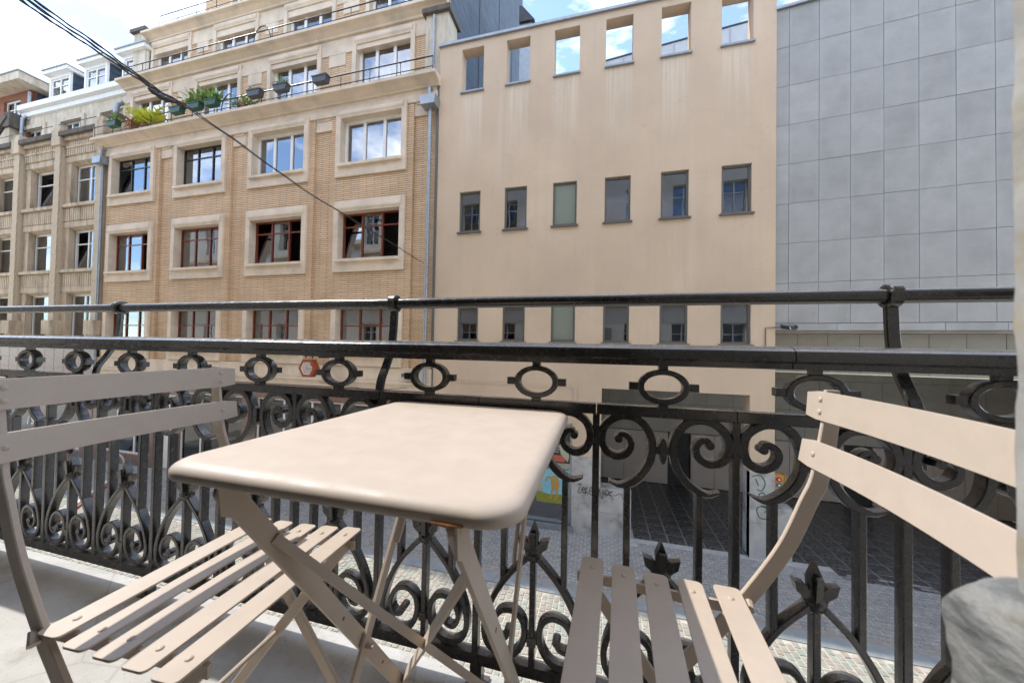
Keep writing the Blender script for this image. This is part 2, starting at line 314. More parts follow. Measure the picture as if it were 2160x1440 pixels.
def put(name, me, mat=None, parent=None, loc=None, rz=0, label=None, cat=None, group=None, kind=None):
    o = bpy.data.objects.new(name, me); COL.objects.link(o)
    if mat and not me.materials: me.materials.append(MATS[mat])
    if parent: o.parent = parent
    if loc: o.location = loc
    if rz: o.rotation_euler = (0, 0, rz)
    tag(o, label, cat, group, kind); return o
def tag(o, label=None, cat=None, group=None, kind=None):
    for k, v in (('label', label), ('category', cat), ('group', group), ('kind', kind)):
        if v: o[k] = v
    return o
def thing(name, label, cat, loc=(0, 0, 0), rz=0, group=None, kind=None):
    o = bpy.data.objects.new(name, None); COL.objects.link(o); o.location = loc; o.rotation_euler = (0, 0, rz); o.empty_display_size = .1
    return tag(o, label, cat, group, kind)
def smoothpath(p, n):
    """Catmull-Rom through p, n samples"""
    out = []; m = len(p)-1
    for k in range(n):
        t = k/(n-1)*m; i = min(int(t), m-1); u = t-i; P = [p[max(0, i-1)], p[i], p[i+1], p[min(m, i+2)]]
        out.append(tuple(.5*(2*P[1][j] + (P[2][j]-P[0][j])*u + (2*P[0][j]-5*P[1][j]+4*P[2][j]-P[3][j])*u*u + (3*P[1][j]-P[0][j]-3*P[2][j]+P[3][j])*u**3) for j in range(len(p[0]))))
    return out
def lerp(a, b, t): return a+(b-a)*t
# ================================================================== own balcony and house
from mathutils import noise as mnoise
floor_b = B().box(-4.2, 1.9, -.35, .905, FL-.22, FL).box(-4.2, 1.9, .905, .93, FL-.2, FL-.012)
floor_b.ob('balcony_floor', 'concrete_floor', kind='structure')
def rough_block(name, mat, poly, z0, z1, amp, parent=None, step=.02, top_round=0, sc=22):
    """a hewn stone block: outline poly (x,y), jittered surface, optional rounded top"""
    pts = []
    for k in range(len(poly)):
        a, b = Vector(poly[k]+(0,)), Vector(poly[(k+1) % len(poly)]+(0,)); m = max(1, int((b-a).length/step))
        pts += [a.lerp(b, j/m) for j in range(m)]
    cx = sum(p.x for p in pts)/len(pts); cy = sum(p.y for p in pts)/len(pts)
    m = max(2, int((z1-z0)/step)); rings = []
    def ring(z, ins):
        r = []
        for p in pts:
            q = Vector((p.x, p.y, z)); d = mnoise.noise(q*sc)*amp + mnoise.noise(q*sc*3.1)*amp*.45
            o = Vector((p.x-cx, p.y-cy, 0)); L = o.length; o /= L
            s = L + d - ins; r.append((cx+o.x*s, cy+o.y*s, z + mnoise.noise(q*sc+Vector((9, 3, 1)))*amp*.5))
        return r
    for j in range(m+1): rings.append(ring(lerp(z0, z1, j/m), 0))
    for a in range(1, 6):
        if top_round: t = a/5*1.45; rings.append(ring(z1+top_round*math.sin(t), top_round*(1-math.cos(t))))
    return B().loft(rings).ob(name, mat, parent, 60)
house = thing('house', 'cream rendered house behind the balcony, its rough door jamb at the right picture edge', 'house', (0, 0, G))
HZ = -G
def hob(b, name, mat, smooth=None, parent=house):
    b.v = [(x, y, z+HZ) for x, y, z in b.v]; return b.ob(name, mat, parent, smooth)
# street front with a doorway round the camera and rows of windows
def wall_grid(b, x0, x1, z0, z1, holes, y, depth, back=None):
    xs = sorted({x0, x1} | {h[i] for h in holes for i in (0, 1)}); zs = sorted({z0, z1} | {h[i] for h in holes for i in (2, 3)})
    for i in range(len(xs)-1):
        for j in range(len(zs)-1):
            cx, cz = (xs[i]+xs[i+1])/2, (zs[j]+zs[j+1])/2
            if any(h[0] < cx < h[1] and h[2] < cz < h[3] for h in holes): continue
            b.quad((xs[i], y, zs[j]), (xs[i+1], y, zs[j]), (xs[i+1], y, zs[j+1]), (xs[i], y, zs[j+1]))
            if back is not None: b.quad((xs[i], back, zs[j]), (xs[i], back, zs[j+1]), (xs[i+1], back, zs[j+1]), (xs[i+1], back, zs[j]))
    for h in holes:
        a, c, d, e = h[:4]; Y = y+depth
        b.quad((a, y, d), (a, y, e), (a, Y, e), (a, Y, d)); b.quad((c, y, d), (c, Y, d), (c, Y, e), (c, y, e))
        b.quad((a, y, e), (c, y, e), (c, Y, e), (a, Y, e)); b.quad((a, y, d), (a, Y, d), (c, Y, d), (c, y, d))
    return b
wx = [-30+2.45*k for k in range(18)]
wins = [(x-.55, x+.55, z, z+2.1) for x in wx for z in (-4.3, -.6, 3.2, 6.9) if not (z == -.6 and -1.5 < x < 1.7) and not (z == -4.3 and -2 < x < 2)]
door = (-1.35, .235, FL, 1.6)
fb = wall_grid(B(), -33, 14, G, 10.9, wins+[door], .243, -.30)
fb.quad((-33, .243, G), (-33, .243, 10.9), (-33, -6, 10.9), (-33, -6, G)); fb.quad((14, .243, G), (14, -6, G), (14, -6, 10.9), (14, .243, 10.9))
hob(fb, 'wall', 'house_front')
hob(B().box(-33.1, 14.1, -.1, .62, 10.9, 11.25).box(-33.1, 14.1, -.05, .42, 2.55, 2.75).box(-33.1, 14.1, -.05, .40, 6.25, 6.45), 'cornice', 'cream_stone')
hob(B().prism([(-.1, 11.25), (-4, 14.2), (-6, 14.2), (-6, 11.25)], lambda a, z, d: (d, a, z), -33, 14), 'roof', 'roof_dark')
fr_me = None
def win_mesh(w, h, lights, transom, dep=.07, bw=.055, mw=.06):
    b = B().box(-w/2, -w/2+bw, 0, dep, 0, h).box(w/2-bw, w/2, 0, dep, 0, h).box(-w/2+bw, w/2-bw, 0, dep, 0, bw).box(-w/2+bw, w/2-bw, 0, dep, h-bw, h)
    lw = w/lights
    for k in range(1, lights): b.box(-w/2+k*lw-mw/2, -w/2+k*lw+mw/2, -.008, dep, bw, h-bw)
    if transom:
        for k in range(lights):
            a = -w/2+k*lw+(bw if k == 0 else mw/2); c = -w/2+(k+1)*lw-(bw if k == lights-1 else mw/2); b.box(a, c, .004, dep-.004, h*transom-.022, h*transom+.022)
    return b
hw = win_mesh(1.1, 2.1, 2, .7).mesh('window', None); hp = B().quad((-.5, 0, .05), (.5, 0, .05), (.5, 0, 2.05), (-.5, 0, 2.05)).mesh('pane')
for w_ in wins:
    o = put('window', hw, 'white_paint', house, ((w_[0]+w_[1])/2, .02, w_[2]+HZ), math.pi); put('pane', hp, 'glass', o, (0, .03, 0))
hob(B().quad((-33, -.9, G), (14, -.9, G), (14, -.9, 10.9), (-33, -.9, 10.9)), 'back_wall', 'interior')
# room behind the door
hob(B().box(-2.6, 1.6, -4, -3.9, FL, 1.8).box(-2.7, -2.6, -4, -.1, FL, 1.8).box(1.6, 1.7, -4, -.1, FL, 1.8).box(-2.6, 1.6, -4, -.1, 1.8, 1.9).box(-2.6, 1.6, -4, -.36, FL-.1, FL-.005), 'room', 'room_plaster')
j = rough_block('door_jamb', 'jamb_paint', [(.2188, .247), (.2188, .06), (.62, .06), (.62, .251), (.222, .251)], FL+HZ, 1.2+HZ, .0016, house, .011, 0, 30)
j = rough_block('jamb_plinth', 'plinth_stone', [(.196, .236), (.205, .08), (.60, .08), (.60, .272), (.215, .272), (.200, .262)], FL+HZ, -.150+HZ, .0035, house, .009, .026, 26)
# ------------------------------------------------------------------ iron railing
RY0, RY1 = .867, .893
rail = thing('balcony_railing', 'black wrought iron balcony railing with scrolls, ovals and arches', 'railing', (-1.0, .88, FL))
RL = Vector((1.0, -.88, -FL))
CELLS = [.1475+.305*k for k in range(-12, 5)]
X0, X1 = CELLS[0]-.1525, CELLS[-1]+.1525
def rob(b, name, parent=rail, smooth=40, mat='iron', at=(0, 0, 0)):
    return b.ob(name, mat, parent, smooth, loc=tuple(RL+Vector(at)) if parent is rail else at)
prof = []
for k in range(9):
    a = math.pi*k/8; prof.append((.88+.037*math.cos(a), -.006+.020*math.sin(a)**.8 if 0 < k < 8 else -.006))
prof += [(.843, -.018), (.848, -.022), (.856, -.023), (.857, -.036), (.903, -.036), (.904, -.023), (.912, -.022), (.917, -.018)]
for a, c in ((X0-.2, -1.905), (-1.903, .4), (.402, X1+.1)):
    rob(B().prism(prof, lambda y, z, d: (d, y, z), a, c), 'handrail', smooth=25)
rob(B().box(X0, X1, RY0+.001, RY1+.002, -.838, -.809), 'bottom_rail')
sec = B().prism([(RY0-.002, -.1565), (RY0, -.1585), (RY1, -.1585), (RY1+.002, -.1565), (RY1+.002, -.136), (RY1, -.134), (RY0, -.134), (RY0-.002, -.136)], lambda y, z, d: (d, y, z), -.1515, .1515).mesh('rail_section', 30)
# oval ring with four lugs
el = [(math.cos(6.28318*k/40), math.sin(6.28318*k/40)) for k in range(40)]
ov = B().ribbon([(.050*c, .035*s-.0865) for c, s in el], [.0148-.0025*abs(s) for c, s in el], RY0, RY1, .002, True)
for s_ in (-1, 1):
    xa, xb = sorted((s_*.056, s_*.0765)); ov.box(xa, xb, RY0+.003, RY1-.003, -.0955, -.0775)
ov.box(-.010, .010, RY0+.004, RY1-.004, -.047, -.035).box(-.0105, .0105, RY0+.002, RY1-.002, -.136, -.1265)
ov = ov.mesh('oval_ring', 40)
UP = [(.049, -.214), (.055, -.204), (.069, -.208), (.078, -.225), (.07, -.247), (.046, -.258), (.022, -.248), (.010, -.219), (.017, -.186), (.039, -.166), (.063, -.159), (.09, -.164), (.112, -.184), (.124, -.213), (.124, -.246), (.116, -.276), (.098, -.303), (.075, -.321), (.05, -.328), (.027, -.319)]
UP = smoothpath([(x-.1485, z) for x, z in UP], 110)
wu = [lerp(.0115, .018, min(1, k/30)) if k < 96 else lerp(.018, .003, (k-96)/13) for k in range(110)]
def disc(b, x, z, r, y0, y1, n=20):
    return b.prism([(x+r*math.cos(6.28318*k/n), z+r*math.sin(6.28318*k/n)) for k in range(n)], lambda a, c, d: (a, d, c), y0, y1)
LO = [(-.478, -.536), (-.53, -.591), (-.565, -.645), (-.587, -.698), (-.594, -.741), (-.583, -.777), (-.552, -.795), (-.515, -.789), (-.492, -.76), (-.485, -.726), (-.493, -.696), (-.518, -.679), (-.55, -.687), (-.567, -.715), (-.567, -.739), (-.553, -.756), (-.534, -.751), (-.529, -.736)]
LO = smoothpath([(x+.466, z) for x, z in LO], 110)
wl = [lerp(.0135, .0155, min(1, k/40)) if k < 62 else lerp(.0155, .0105, (k-62)/47) for k in range(110)]
SM = {}
for s_ in (-1, 1):
    b = B().ribbon([(x*-s_, z) for x, z in UP], wu, RY0, RY1); disc(b, UP[0][0]*-s_, UP[0][1]-.001, .0095, RY0+.001, RY1-.001); SM['up', s_] = b.mesh('scroll', 40)
    b = B().ribbon([(x*-s_, z) for x, z in LO], wl, RY0, RY1); disc(b, LO[-1][0]*-s_, LO[-1][1], .0105, RY0+.001, RY1-.001); SM['lo', s_] = b.mesh('arch_scroll', 40)
clasp = B().prism([(0, -.205), (.006, -.211), (.009, -.222), (.0075, -.236), (.008, -.25), (.004, -.262), (0, -.266), (-.004, -.262), (-.008, -.25), (-.0075, -.236), (-.009, -.222), (-.006, -.211)], lambda a, c, d: (a, d, c), RY0-.003, RY1).box(-.02, .02, RY0+.002, RY1-.004, -.244, -.226).mesh('clasp', 30)
def leaf(b, p, q, w0, w1, y0, y1):
    p, q = Vector(p), Vector(q); d = (q-p); n = Vector((-d.y, d.x)).normalized()
    pl = [p+n*w0*.5, p+d*.62+n*w1*.5, q, p+d*.62-n*w1*.5, p-n*w0*.5]; m = (y0+y1)/2
    b.prism([tuple(t) for t in pl], lambda a, c, e: (a, e, c), y0+.003, y1-.003); return b
fin = B()
leaf(fin, (0, -.535), (0, -.447), .020, .026, RY0-.001, RY1); fin.bar((0, RY0-.001, -.53), (0, RY0-.006, -.47), .012, .008)
for s_ in (-1, 1): leaf(fin, (s_*.006, -.524), (s_*.041, -.486), .013, .023, RY0, RY1)
rings = []
for k in range(7):
    t = -1.35+2.7*k/6; rr_ = .0225*math.cos(t)
    rings.append([(rr_*(1+.10*math.sin(5*a_))*math.cos(a_), .879+.020*math.sin(t), -.530+rr_*1.05*(1+.10*math.sin(5*a_))*math.sin(a_)) for a_ in [6.28318*j_/16 for j_ in range(16)]])
fin.loft(rings); fin = fin.mesh('finial', 50)
def vbar(z0, z1, w=.0165): 
    c = .0018; h = w/2; pl = [(-h+c, RY0+.001), (h-c, RY0+.001), (h, RY0+.001+c), (h, RY1-.001-c), (h-c, RY1-.001), (-h+c, RY1-.001), (-h, RY1-.001-c), (-h, RY0+.001+c)]
    return B().prism(pl, lambda a, y, d: (a, y, d), z0, z1).mesh('upright', 20)
bfull, bshort, bmid = vbar(-.809, -.160, .0165), vbar(-.612, -.322, .0148), vbar(-.809, -.53, .0148)
tie = B().box(-.0225, .0225, RY0+.004, RY1-.004, -.752, -.742).box(-.0115, .0115, RY0-.001, RY1, -.757, -.735).mesh('collar', 20)
for i, c in enumerate(CELLS):
    def rp(name, me, dx=0): put(name, me, 'iron', rail, (RL.x+c+dx, RL.y, RL.z))
    rp('rail_section', sec); rp('oval_ring', ov); rp('clasp', clasp); rp('finial', fin); rp('upright', bmid); rp('collar', tie); rp('upright', bfull, -.1525)
    for s_ in (-1, 1): rp('scroll', SM['up', s_]); rp('arch_scroll', SM['lo', s_]); rp('upright', bshort, s_*.0785)
ft = B().box(-.016, .016, RY0, RY1, FL, -.838).box(-.03, .03, RY0-.012, RY1+.012, FL, FL+.006).mesh('foot')
for x in (-2.80, -1.55, -.305, .94): put('foot', ft, 'iron', rail, (RL.x+x, RL.y, RL.z))
# safety rail on bowed stays
rob(B().tube([(X0-.2, .966, .134), (-1.1, .966, .134), (.2, .966, .134), (X1+.1, .966, .134)], .0165, 20), 'safety_rail')
stay_p = smoothpath([(.899, -.235), (.899, -.15), (.906, -.105), (.930, -.062), (.952, -.015), (.962, .04), (.966, .112)], 22)
stay = B().ribbon([(y, z) for y, z in stay_p], .012, -.0125, .0125, .002); stay.v = [(y, x, z) for x, y, z in stay.v]
ring = B().ribbon([(.966+.0225*c, .134+.0225*s) for c, s in el], .010, -.0115, .0115, .002, True); ring.v = [(y, x, z) for x, y, z in ring.v]
stay, ring = stay.mesh('stay', 40), ring.mesh('clamp_ring', 40)
scr = disc(B(), 0, -.2, .008, .888, .893).mesh('screw', 30)
for x in (-3.2, -1.925, -.639, .642):
    o = put('stay', stay, 'iron', rail, (RL.x+x, RL.y, RL.z)); put('clamp_ring', ring, 'iron', o); put('screw', scr, 'iron', o)
# ------------------------------------------------------------------ folding table
TZ = -.153
tab = thing('folding_table', 'pale beige rectangular folding metal table between the two chairs', 'table', (-.29, .585, FL)); TL = Vector((.29, -.585, -FL))
def rrect(x0, x1, y0, y1, r, z, n=10):
    o = []
    for cx, cy, a0 in ((x1-r, y1-r, 0), (x0+r, y1-r, 90), (x0+r, y0+r, 180), (x1-r, y0+r, 270)):
        for k in range(n+1): a = math.radians(a0+90*k/n); o.append((cx+r*math.cos(a), cy+r*math.sin(a), z))
    return o
def top(ins, dz): return rrect(-.550+ins, -.0700-ins, .309+ins, .864-ins, .044-ins*.7, TZ+dz)
rg = [top(.030, 0), top(.022, -.0003)] + [top(.022*(1-math.sin(t)), -.0003-.0125*(1-math.cos(t))) for t in (.2, .4, .6, .8, 1.0, 1.2, 1.4, 1.57)] + [top(0, -.018), top(.0015, -.021), top(.004, -.021), top(.005, -.016), top(.006, -.009)]
def tob(b, name, mat='coat', smooth=40): return b.ob(name, mat, tab, smooth, loc=tuple(TL))
tob(B().loft(rg), 'tabletop', smooth=55)
LA = [Vector((.326, -.184)), Vector((.588, -.585)), Vector((.800, -.893))]; LB = [Vector((.818, -.186)), Vector((.588, -.585)), Vector((.411, -.893))]
def rounded_bar(p, q, x, w, t):
    """flat bar in the y-z plane with round ends, thickness t along x"""
    p, q = Vector(p), Vector(q); d = (q-p).normalized(); n = Vector((-d.y, d.x)); pl = []
    for c, s_ in ((q, 1), (p, -1)):
        for k in range(7): a = -1.5708+3.14159*k/6; pl.append(tuple(c + d*(s_*math.cos(a)*w/2) + n*(s_*math.sin(a)*w/2)))
    return B().prism(pl, lambda a, b_, e: (e, a, b_), x-t/2, x+t/2)
for x in (-.446, -.139):
    tob(rounded_bar(LA[0], LA[2], x, .026, .007), 'leg')
    tob(disc(B(), LA[0].x, LA[0].y, .006, 0, 0, 12) if 0 else B().tube([(x-.008, LA[0].x, LA[0].y), (x+.008, LA[0].x, LA[0].y)], .006, 12), 'hinge_pin')
    hb = B().prism([(LA[0].x-.016, TZ-.009), (LA[0].x+.03, TZ-.009), (LA[0].x+.016, LA[0].y-.026), (LA[0].x+.004, LA[0].y-.034), (LA[0].x-.010, LA[0].y-.026)], lambda a, b_, e: (e, a, b_), x+.0045, x+.0075)
    tob(hb, 'hinge_bracket')
    tob(B().tube([(x-.012, LA[1].x, LA[1].y), (x+.03, LA[1].x, LA[1].y)], .005, 10), 'rivet')
for x in (-.4365, -.1485):
    tob(rounded_bar(LB[0], LB[2], x, .022, .006), 'leg')
    d = (LB[1]-LB[0]).normalized(); a, b_ = LB[0]+d*.155, LB[0]+d*.285; ox = .013 if x < -.3 else -.013
    def q_(v, o): return (x+o, v.x, v.y)
    lp = smoothpath([q_(a, 0), q_(a, ox*.6), q_(a+d*.005, ox), q_(a+d*.03, ox), q_((a+b_)/2, ox), q_(b_-d*.02, ox), q_(b_, ox*.9)], 30)
    tob(B().tube(lp, .0042, 8), 'latch_loop')
def onA(z): t = (z-LA[0].y)/(LA[2].y-LA[0].y); return lerp(LA[0].x, LA[2].x, t)
tob(B().bar((-.441, onA(-.275)+.004, -.275), (-.144, onA(-.795)+.004, -.795), .013, .006, (0, .7, 1)), 'brace')
tob(B().bar((-.144, onA(-.262)+.012, -.262), (-.441, onA(-.79)+.012, -.79), .024, .005, (0, .6, 1)), 'brace')
for yz in (LA[2], LB[2], LB[0]): tob(B().tube([(-.45, yz.x, yz.y+.002), (-.135, yz.x, yz.y+.002)], .0055, 10), 'cross_rod')
for sx_, t_ in ((-.139, .30), (-.446, .44), (-.446, .70)):
    yy_, zz_ = lerp(LA[0].x, LA[2].x, t_), lerp(LA[0].y, LA[2].y, t_); tob(B().tube([(sx_+.0034, yy_, zz_), (sx_+.0040, yy_, zz_)], [.0036, .0028], 9), 'rust_spot', 'rust')
tob(B().prism([(.306+.014*math.cos(k*.7)*(1+.4*math.sin(k*2.1)), TZ-.0205+.0055*math.sin(k*.7)) for k in range(9)], lambda a, b_, e: (e, a, b_), -.157, -.127) if 0 else
    B().tube([(-.158, .3085, TZ-.0195), (-.14, .3083, TZ-.0205), (-.124, .309, TZ-.0195)], [.0012, .0022, .001], 8), 'rust_spot', 'rust')
# ------------------------------------------------------------------ folding chairs
def chair(name, label, loc, rz):
    t = thing(name, label, 'chair', loc, rz, 'folding chairs at the balcony table')
    def cob(b, n, sm=40, par=t): return b.ob(n, 'coat', par, sm)
    def dome(b, x, y, z, r=.0055, ax=2):
        rings = []
        for k in range(4):
            a = k/3*1.45; rr_ = r*math.cos(a); h = .0026*math.sin(a)
            rings.append([((x+rr_*math.cos(q), y+rr_*math.sin(q), z+h) if ax == 2 else (x+h, y+rr_*math.cos(q), z+rr_*math.sin(q))) for q in [6.28318*j_/12 for j_ in range(12)]])
        return b.loft(rings)
    rq = random.Random(label)
    for i in range(5):
        hl = lerp(.184, .197, i/4); xc = -.123+.0615*i; z = .45+(.005, .001, -.001, .0, .003)[i]
        pl = [(p[0], p[1]) for p in rrect(xc-.0225, xc+.0225, -hl, hl, .009, 0, 5)]
        b = B().loft([[(x, y, z-.0035) for x, y in pl], [(x, y, z-.0007) for x, y in pl], [(x*.97+xc*.03, y*.998, z) for x, y in pl]])
        s_ = cob(b, 'seat_slat', 35); s_.rotation_euler = (rq.uniform(-.004, .004), 0, rq.uniform(-.006, .006)); s_.location.z = rq.uniform(-.0008, .0008)
        for sg in (-1, 1): cob(dome(B(), xc, sg*(hl-.034), z), 'rivet', 50, s_)
    up = [(-.280, .836), (-.279, .79), (-.264, .687), (-.246, .635), (-.211, .546), (-.150, .441), (-.118, .395), (.03, .19), (.165, .006)]
    sp = smoothpath(up, 60)
    for sg in (-1, 1):
        b = B().ribbon(sp, [lerp(.020, .026, min(1, k/12)) for k in range(60)], sg*.172-.0045, sg*.172+.0045, .0015)
        cob(b, 'back_leg', 40)
        b = B().ribbon([(.135, .437), (.10, .395), (-.06, .19), (-.20, .006)], .024, sg*.150-.004, sg*.150+.004, .0015); cob(b, 'front_leg', 30)
        cob(B().bar((-.15, sg*.158, .434), (.152, sg*.158, .434), .006, .018, (0, 1, 0)), 'seat_rail')
        cob(B().tube([(-.152, sg*.150, .442), (-.158, sg*.180, .446), (-.146, sg*.183, .436)], .0075, 8), 'hook')
    for x, z in ((.155, .02), (-.19, .02), (-.045, .21)): cob(B().tube([(x, -.172, z), (x, .172, z)], .0055, 8), 'cross_rod')
    for zc, h, nr in ((.808, .050, 2), (.722, .047, 1)):
        xs = [p for p in sp if abs(p[1]-zc) < .012][0][0]; tilt = .16 if zc < .76 else .06
        rings = []
        for k in range(17):
            y = -.205+.41*k/16; bow = .012-.016*(1-(y/.205)**2); e = .004 if k in (0, 16) else 0
            f_ = lambda dz, dx: (xs+bow+.006+dx-tilt*dz*0+(-tilt*dz), y, zc+dz)
            rings.append([f_(h/2-e, 0), f_(h/2-e, .004), f_(-h/2+e, .004), f_(-h/2+e, 0)])
        s_ = cob(B().loft(rings), 'back_slat', 30)
        for sg in (-1, 1):
            for q in ((.011, -.011) if nr == 2 else (0,)):
                cob(dome(B(), xs+.012-.016*(1-(.172/.205)**2)+.010-tilt*q, sg*.172, zc+q, .0052, 0), 'rivet', 50, s_)
    return t
chair('folding_chair', 'pale beige slatted folding chair at the left, its back to the left edge', (-.688, .522, FL), math.radians(3))
chair('folding_chair', 'pale beige slatted folding chair at the right, partly hidden by the rough jamb', (.106, .562, FL), math.radians(177))
# ================================================================== street
def sheet(name, x0, x1, y0, y1, z, mat, kind='structure'):
    return B().quad((x0, y0, z), (x1, y0, z), (x1, y1, z), (x0, y1, z)).ob(name, mat, kind=kind)
sheet('ground', -150, 150, -120, 160, G-.06, 'sett_joint')
road = sheet('road', -60, 40, -2.0, 7.36, G-.012, 'sett_joint')
path = sheet('pavement', -60, 40, 7.77, 10.2, G-.006, 'path_joint')
gut = B().box(-60, 40, 7.665, 7.775, G-.04, G+.002).ob('gutter', 'gutter_strip', kind='structure')
kb = B().box(-.498, .498, 0, .30, -.05, 0).mesh('kerb_stone')
kerb = B().box(-60, 40, 7.358, 7.665, G-.07, G-.02).ob('kerb', 'path_joint', kind='structure')
for k in range(-26, 12): put('kerb_stone', kb, 'kerb_stone', kerb, (k+.3, 7.362, G+.006+random.uniform(-.002, .002)))
def sett(b, x0, x1, y0, y1, z, j):
    r = random.uniform; h = z+r(-.004, .004); c = .008; i = len(b.v)
    p = [(x0+r(0, j), y0+r(0, j)), (x1-r(0, j), y0+r(0, j)), (x1-r(0, j), y1-r(0, j)), (x0+r(0, j), y1-r(0, j))]
    mx_, my_ = (x0+x1)/2, (y0+y1)/2
    b.v += [(x, y, z-.02) for x, y in p] + [(x+(c if x < mx_ else -c), y+(c if y < my_ else -c), h) for x, y in p]
    b.f += [(i+4, i+5, i+6, i+7)] + [(i+k, i+(k+1) % 4, i+4+(k+1) % 4, i+4+k) for k in range(4)]
def setts(parent, mat, rects, z, near, stuff_name):
    rects.sort(key=near); b = B()
    shapes = []
    for k in range(10):
        q = B(); w, h = rects[0][1]-rects[0][0], rects[0][3]-rects[0][2]; sett(q, -w/2, w/2, -h/2, h/2, 0, .012); shapes.append(q.mesh('paving_stone'))
    for r_ in rects[:300]: put('paving_stone', random.choice(shapes), mat, parent, ((r_[0]+r_[1])/2, (r_[2]+r_[3])/2, z))
    for r_ in rects[300:]: sett(b, *r_, z, .012)
    o = b.ob(stuff_name, mat, parent); o['kind'] = 'stuff'
rc = []
for i in range(-170, 66):
    x = i*.122
    for k in range(21):
        y = 4.2+k*.158+(.079 if i % 2 else 0)
        if y+.15 < 7.357: rc.append((x+.003, x+.119, y+.003, y+.155))
setts(road, 'road_setts', rc, G, lambda r: (r[0]-1)**2*.5+(r[2]-5.3)**2*3 + (20 if r[2] < 5.2 else 0), 'paving_stones')
rc = []
for k in range(21):
    y = 7.782+k*.106
    for i in range(-125, 50):
        x = i*.2+(.1 if k % 2 else 0)
        if x < .7 or x > 11 or y < 9.87: rc.append((x+.003, x+.197, y+.003, y+.103))
setts(path, 'path_setts', rc, G+.006, lambda r: (r[0]-1)**2+(r[2]-8)**2*2, 'paving_stones')
grate = thing('drain_grate', 'small iron drain grate in the road by the kerb, behind the right chair', 'drain', (2.25, 7.2, G))
B().box(-.2, .2, -.13, .13, -.02, .006).ob('frame', 'gutter_strip', grate)
for k in range(5): B().box(-.15+.07*k, -.115+.07*k, -.10, .10, .0065, .009).ob('slot', 'joint_dark', grate)
cov = thing('manhole_cover', 'small square iron cover set in the far pavement before the porch', 'cover', (.85, 9.75, G))
B().box(-.24, .24, -.11, .11, -.02, .010).ob('plate', 'porch_tile_wall', cov); B().box(-.20, .20, -.08, .08, .0105, .014).ob('lid', 'path_joint', cov)
# ================================================================== helpers for buildings
class T:
    def __init__(s, name, label, cat, loc, rz=0):
        s.e = thing(name, label, cat, loc, rz); s.o = Vector(loc); s.rz = rz
    def ob(s, b, name, mat, smooth=None, parent=None, loc=None, **kw):
        if parent: return b.ob(name, mat, parent, smooth, loc=loc, **kw)
        return b.ob(name, mat, s.e, smooth, loc=loc if loc else (tuple(-s.o) if not s.rz else None), **kw)
    def put(s, name, me, mat, p, rz=0, parent=None): return put(name, me, mat, parent or s.e, tuple(Vector(p)-s.o) if not parent and not s.rz else p, rz)
_wc = {}
def win(t, cx, y, z0, w, h, lights=3, transom=None, mat='white_paint', glass='glass', curtain=None, opened=None, bw=.06, name='window', tilt=None):
    key = (w, h, lights, transom, bw, opened)
    if key not in _wc: _wc[key] = win_mesh(w, h, lights, transom, .07, bw, bw*1.05).mesh(name)
    me = _wc[key]
    if me.materials and me.materials[0].name != mat: me = me.copy(); me.materials.clear()
    o = t.put(name, me, mat, (cx, y, z0)); lw = w/lights
    for k in range(lights):
        a, c = -w/2+k*lw+.03, -w/2+(k+1)*lw-.03
        pb = B().box(a, c, .03, .036, bw*.7, h-bw*.7)
        if opened == k:      # sash swung inwards
            q = pb.ob('pane', glass, o, loc=(c, .05, 0)); q.data.transform(Matrix.Translation((-c, -.03, 0))); q.rotation_euler = (0, 0, math.radians(-78))
            sb = win_mesh(lw-.04, h-bw, 1, transom, .045, .05).ob('sash', mat, o, loc=(c, .07, bw*.5)); sb.data.transform(Matrix.Translation((-(lw-.04)/2, 0, 0))); sb.rotation_euler = (0, 0, math.radians(-78))
            continue
        q = pb.ob('pane', glass, o)
        if tilt == k:        # sash tipped inwards at the top
            q.rotation_euler = (math.radians(-9), 0, 0); sb = win_mesh(lw-.03, h-bw, 1, transom, .045, .05).ob('sash', mat, o, loc=((a+c)/2, .05, bw*.5)); sb.rotation_euler = (math.radians(-9), 0, 0)
    if curtain:
        for side in curtain[0]:
            cw = w*curtain[1]; x0 = -w/2+.05 if side == 'l' else (w/2-.05-cw if side == 'r' else -cw/2); rows = []
            n = max(8, int(cw*26)); pts = [(x0+cw*i/n, (.17 if tilt is None else .42)+.028*math.sin(i*1.25+ord(side))) for i in range(n+1)]
            cb = B()
            for i in range(n): cb.quad((pts[i][0], pts[i][1], .04), (pts[i+1][0], pts[i+1][1], .04), (pts[i+1][0], pts[i+1][1], h-.03), (pts[i][0], pts[i][1], h-.03))
            cb.ob('curtain', curtain[2] if len(curtain) > 2 else 'curtain', o, 80)
    return o
# ================================================================== brick building with setback storeys
bb = T('brick_building', 'buff brick building with cream window surrounds and balconied set-back storeys', 'building', (-13.3, 10.0, G))
CX = [-19.5, -15.58, -11.65, -7.68]; ROWS = [(6.25, 7.9), (2.93, 4.6), (-.30, 1.29)]
holes = [(c-1.27, c+1.27, a-.06, b+.06) for c in CX for a, b in ROWS]
wb = B()
edges = [-21.4]+[v for c in CX for v in (c-1.62, c+1.62)]+[-5.2]
for c in CX: wall_grid(wb, c-1.62, c+1.62, -.75, 8.05, [h for h in holes if abs((h[0]+h[1])/2-c) < .1], 9.99, .30)
gaps = [(-21.4, CX[0]-1.62)]+[(CX[i]+1.62, CX[i+1]-1.62) for i in range(3)]+[(CX[3]+1.62, -5.2)]
for a, b in gaps:
    wb.quad((a, 10.09, -.75), (b, 10.09, -.75), (b, 10.09, 8.05), (a, 10.09, 8.05))
for c in CX:
    for x in (c-1.62, c+1.62): wb.quad((x, 9.99, -.75), (x, 10.12, -.75), (x, 10.12, 8.05), (x, 9.99, 8.05))
bb.ob(wb, 'wall', 'buff_brick')
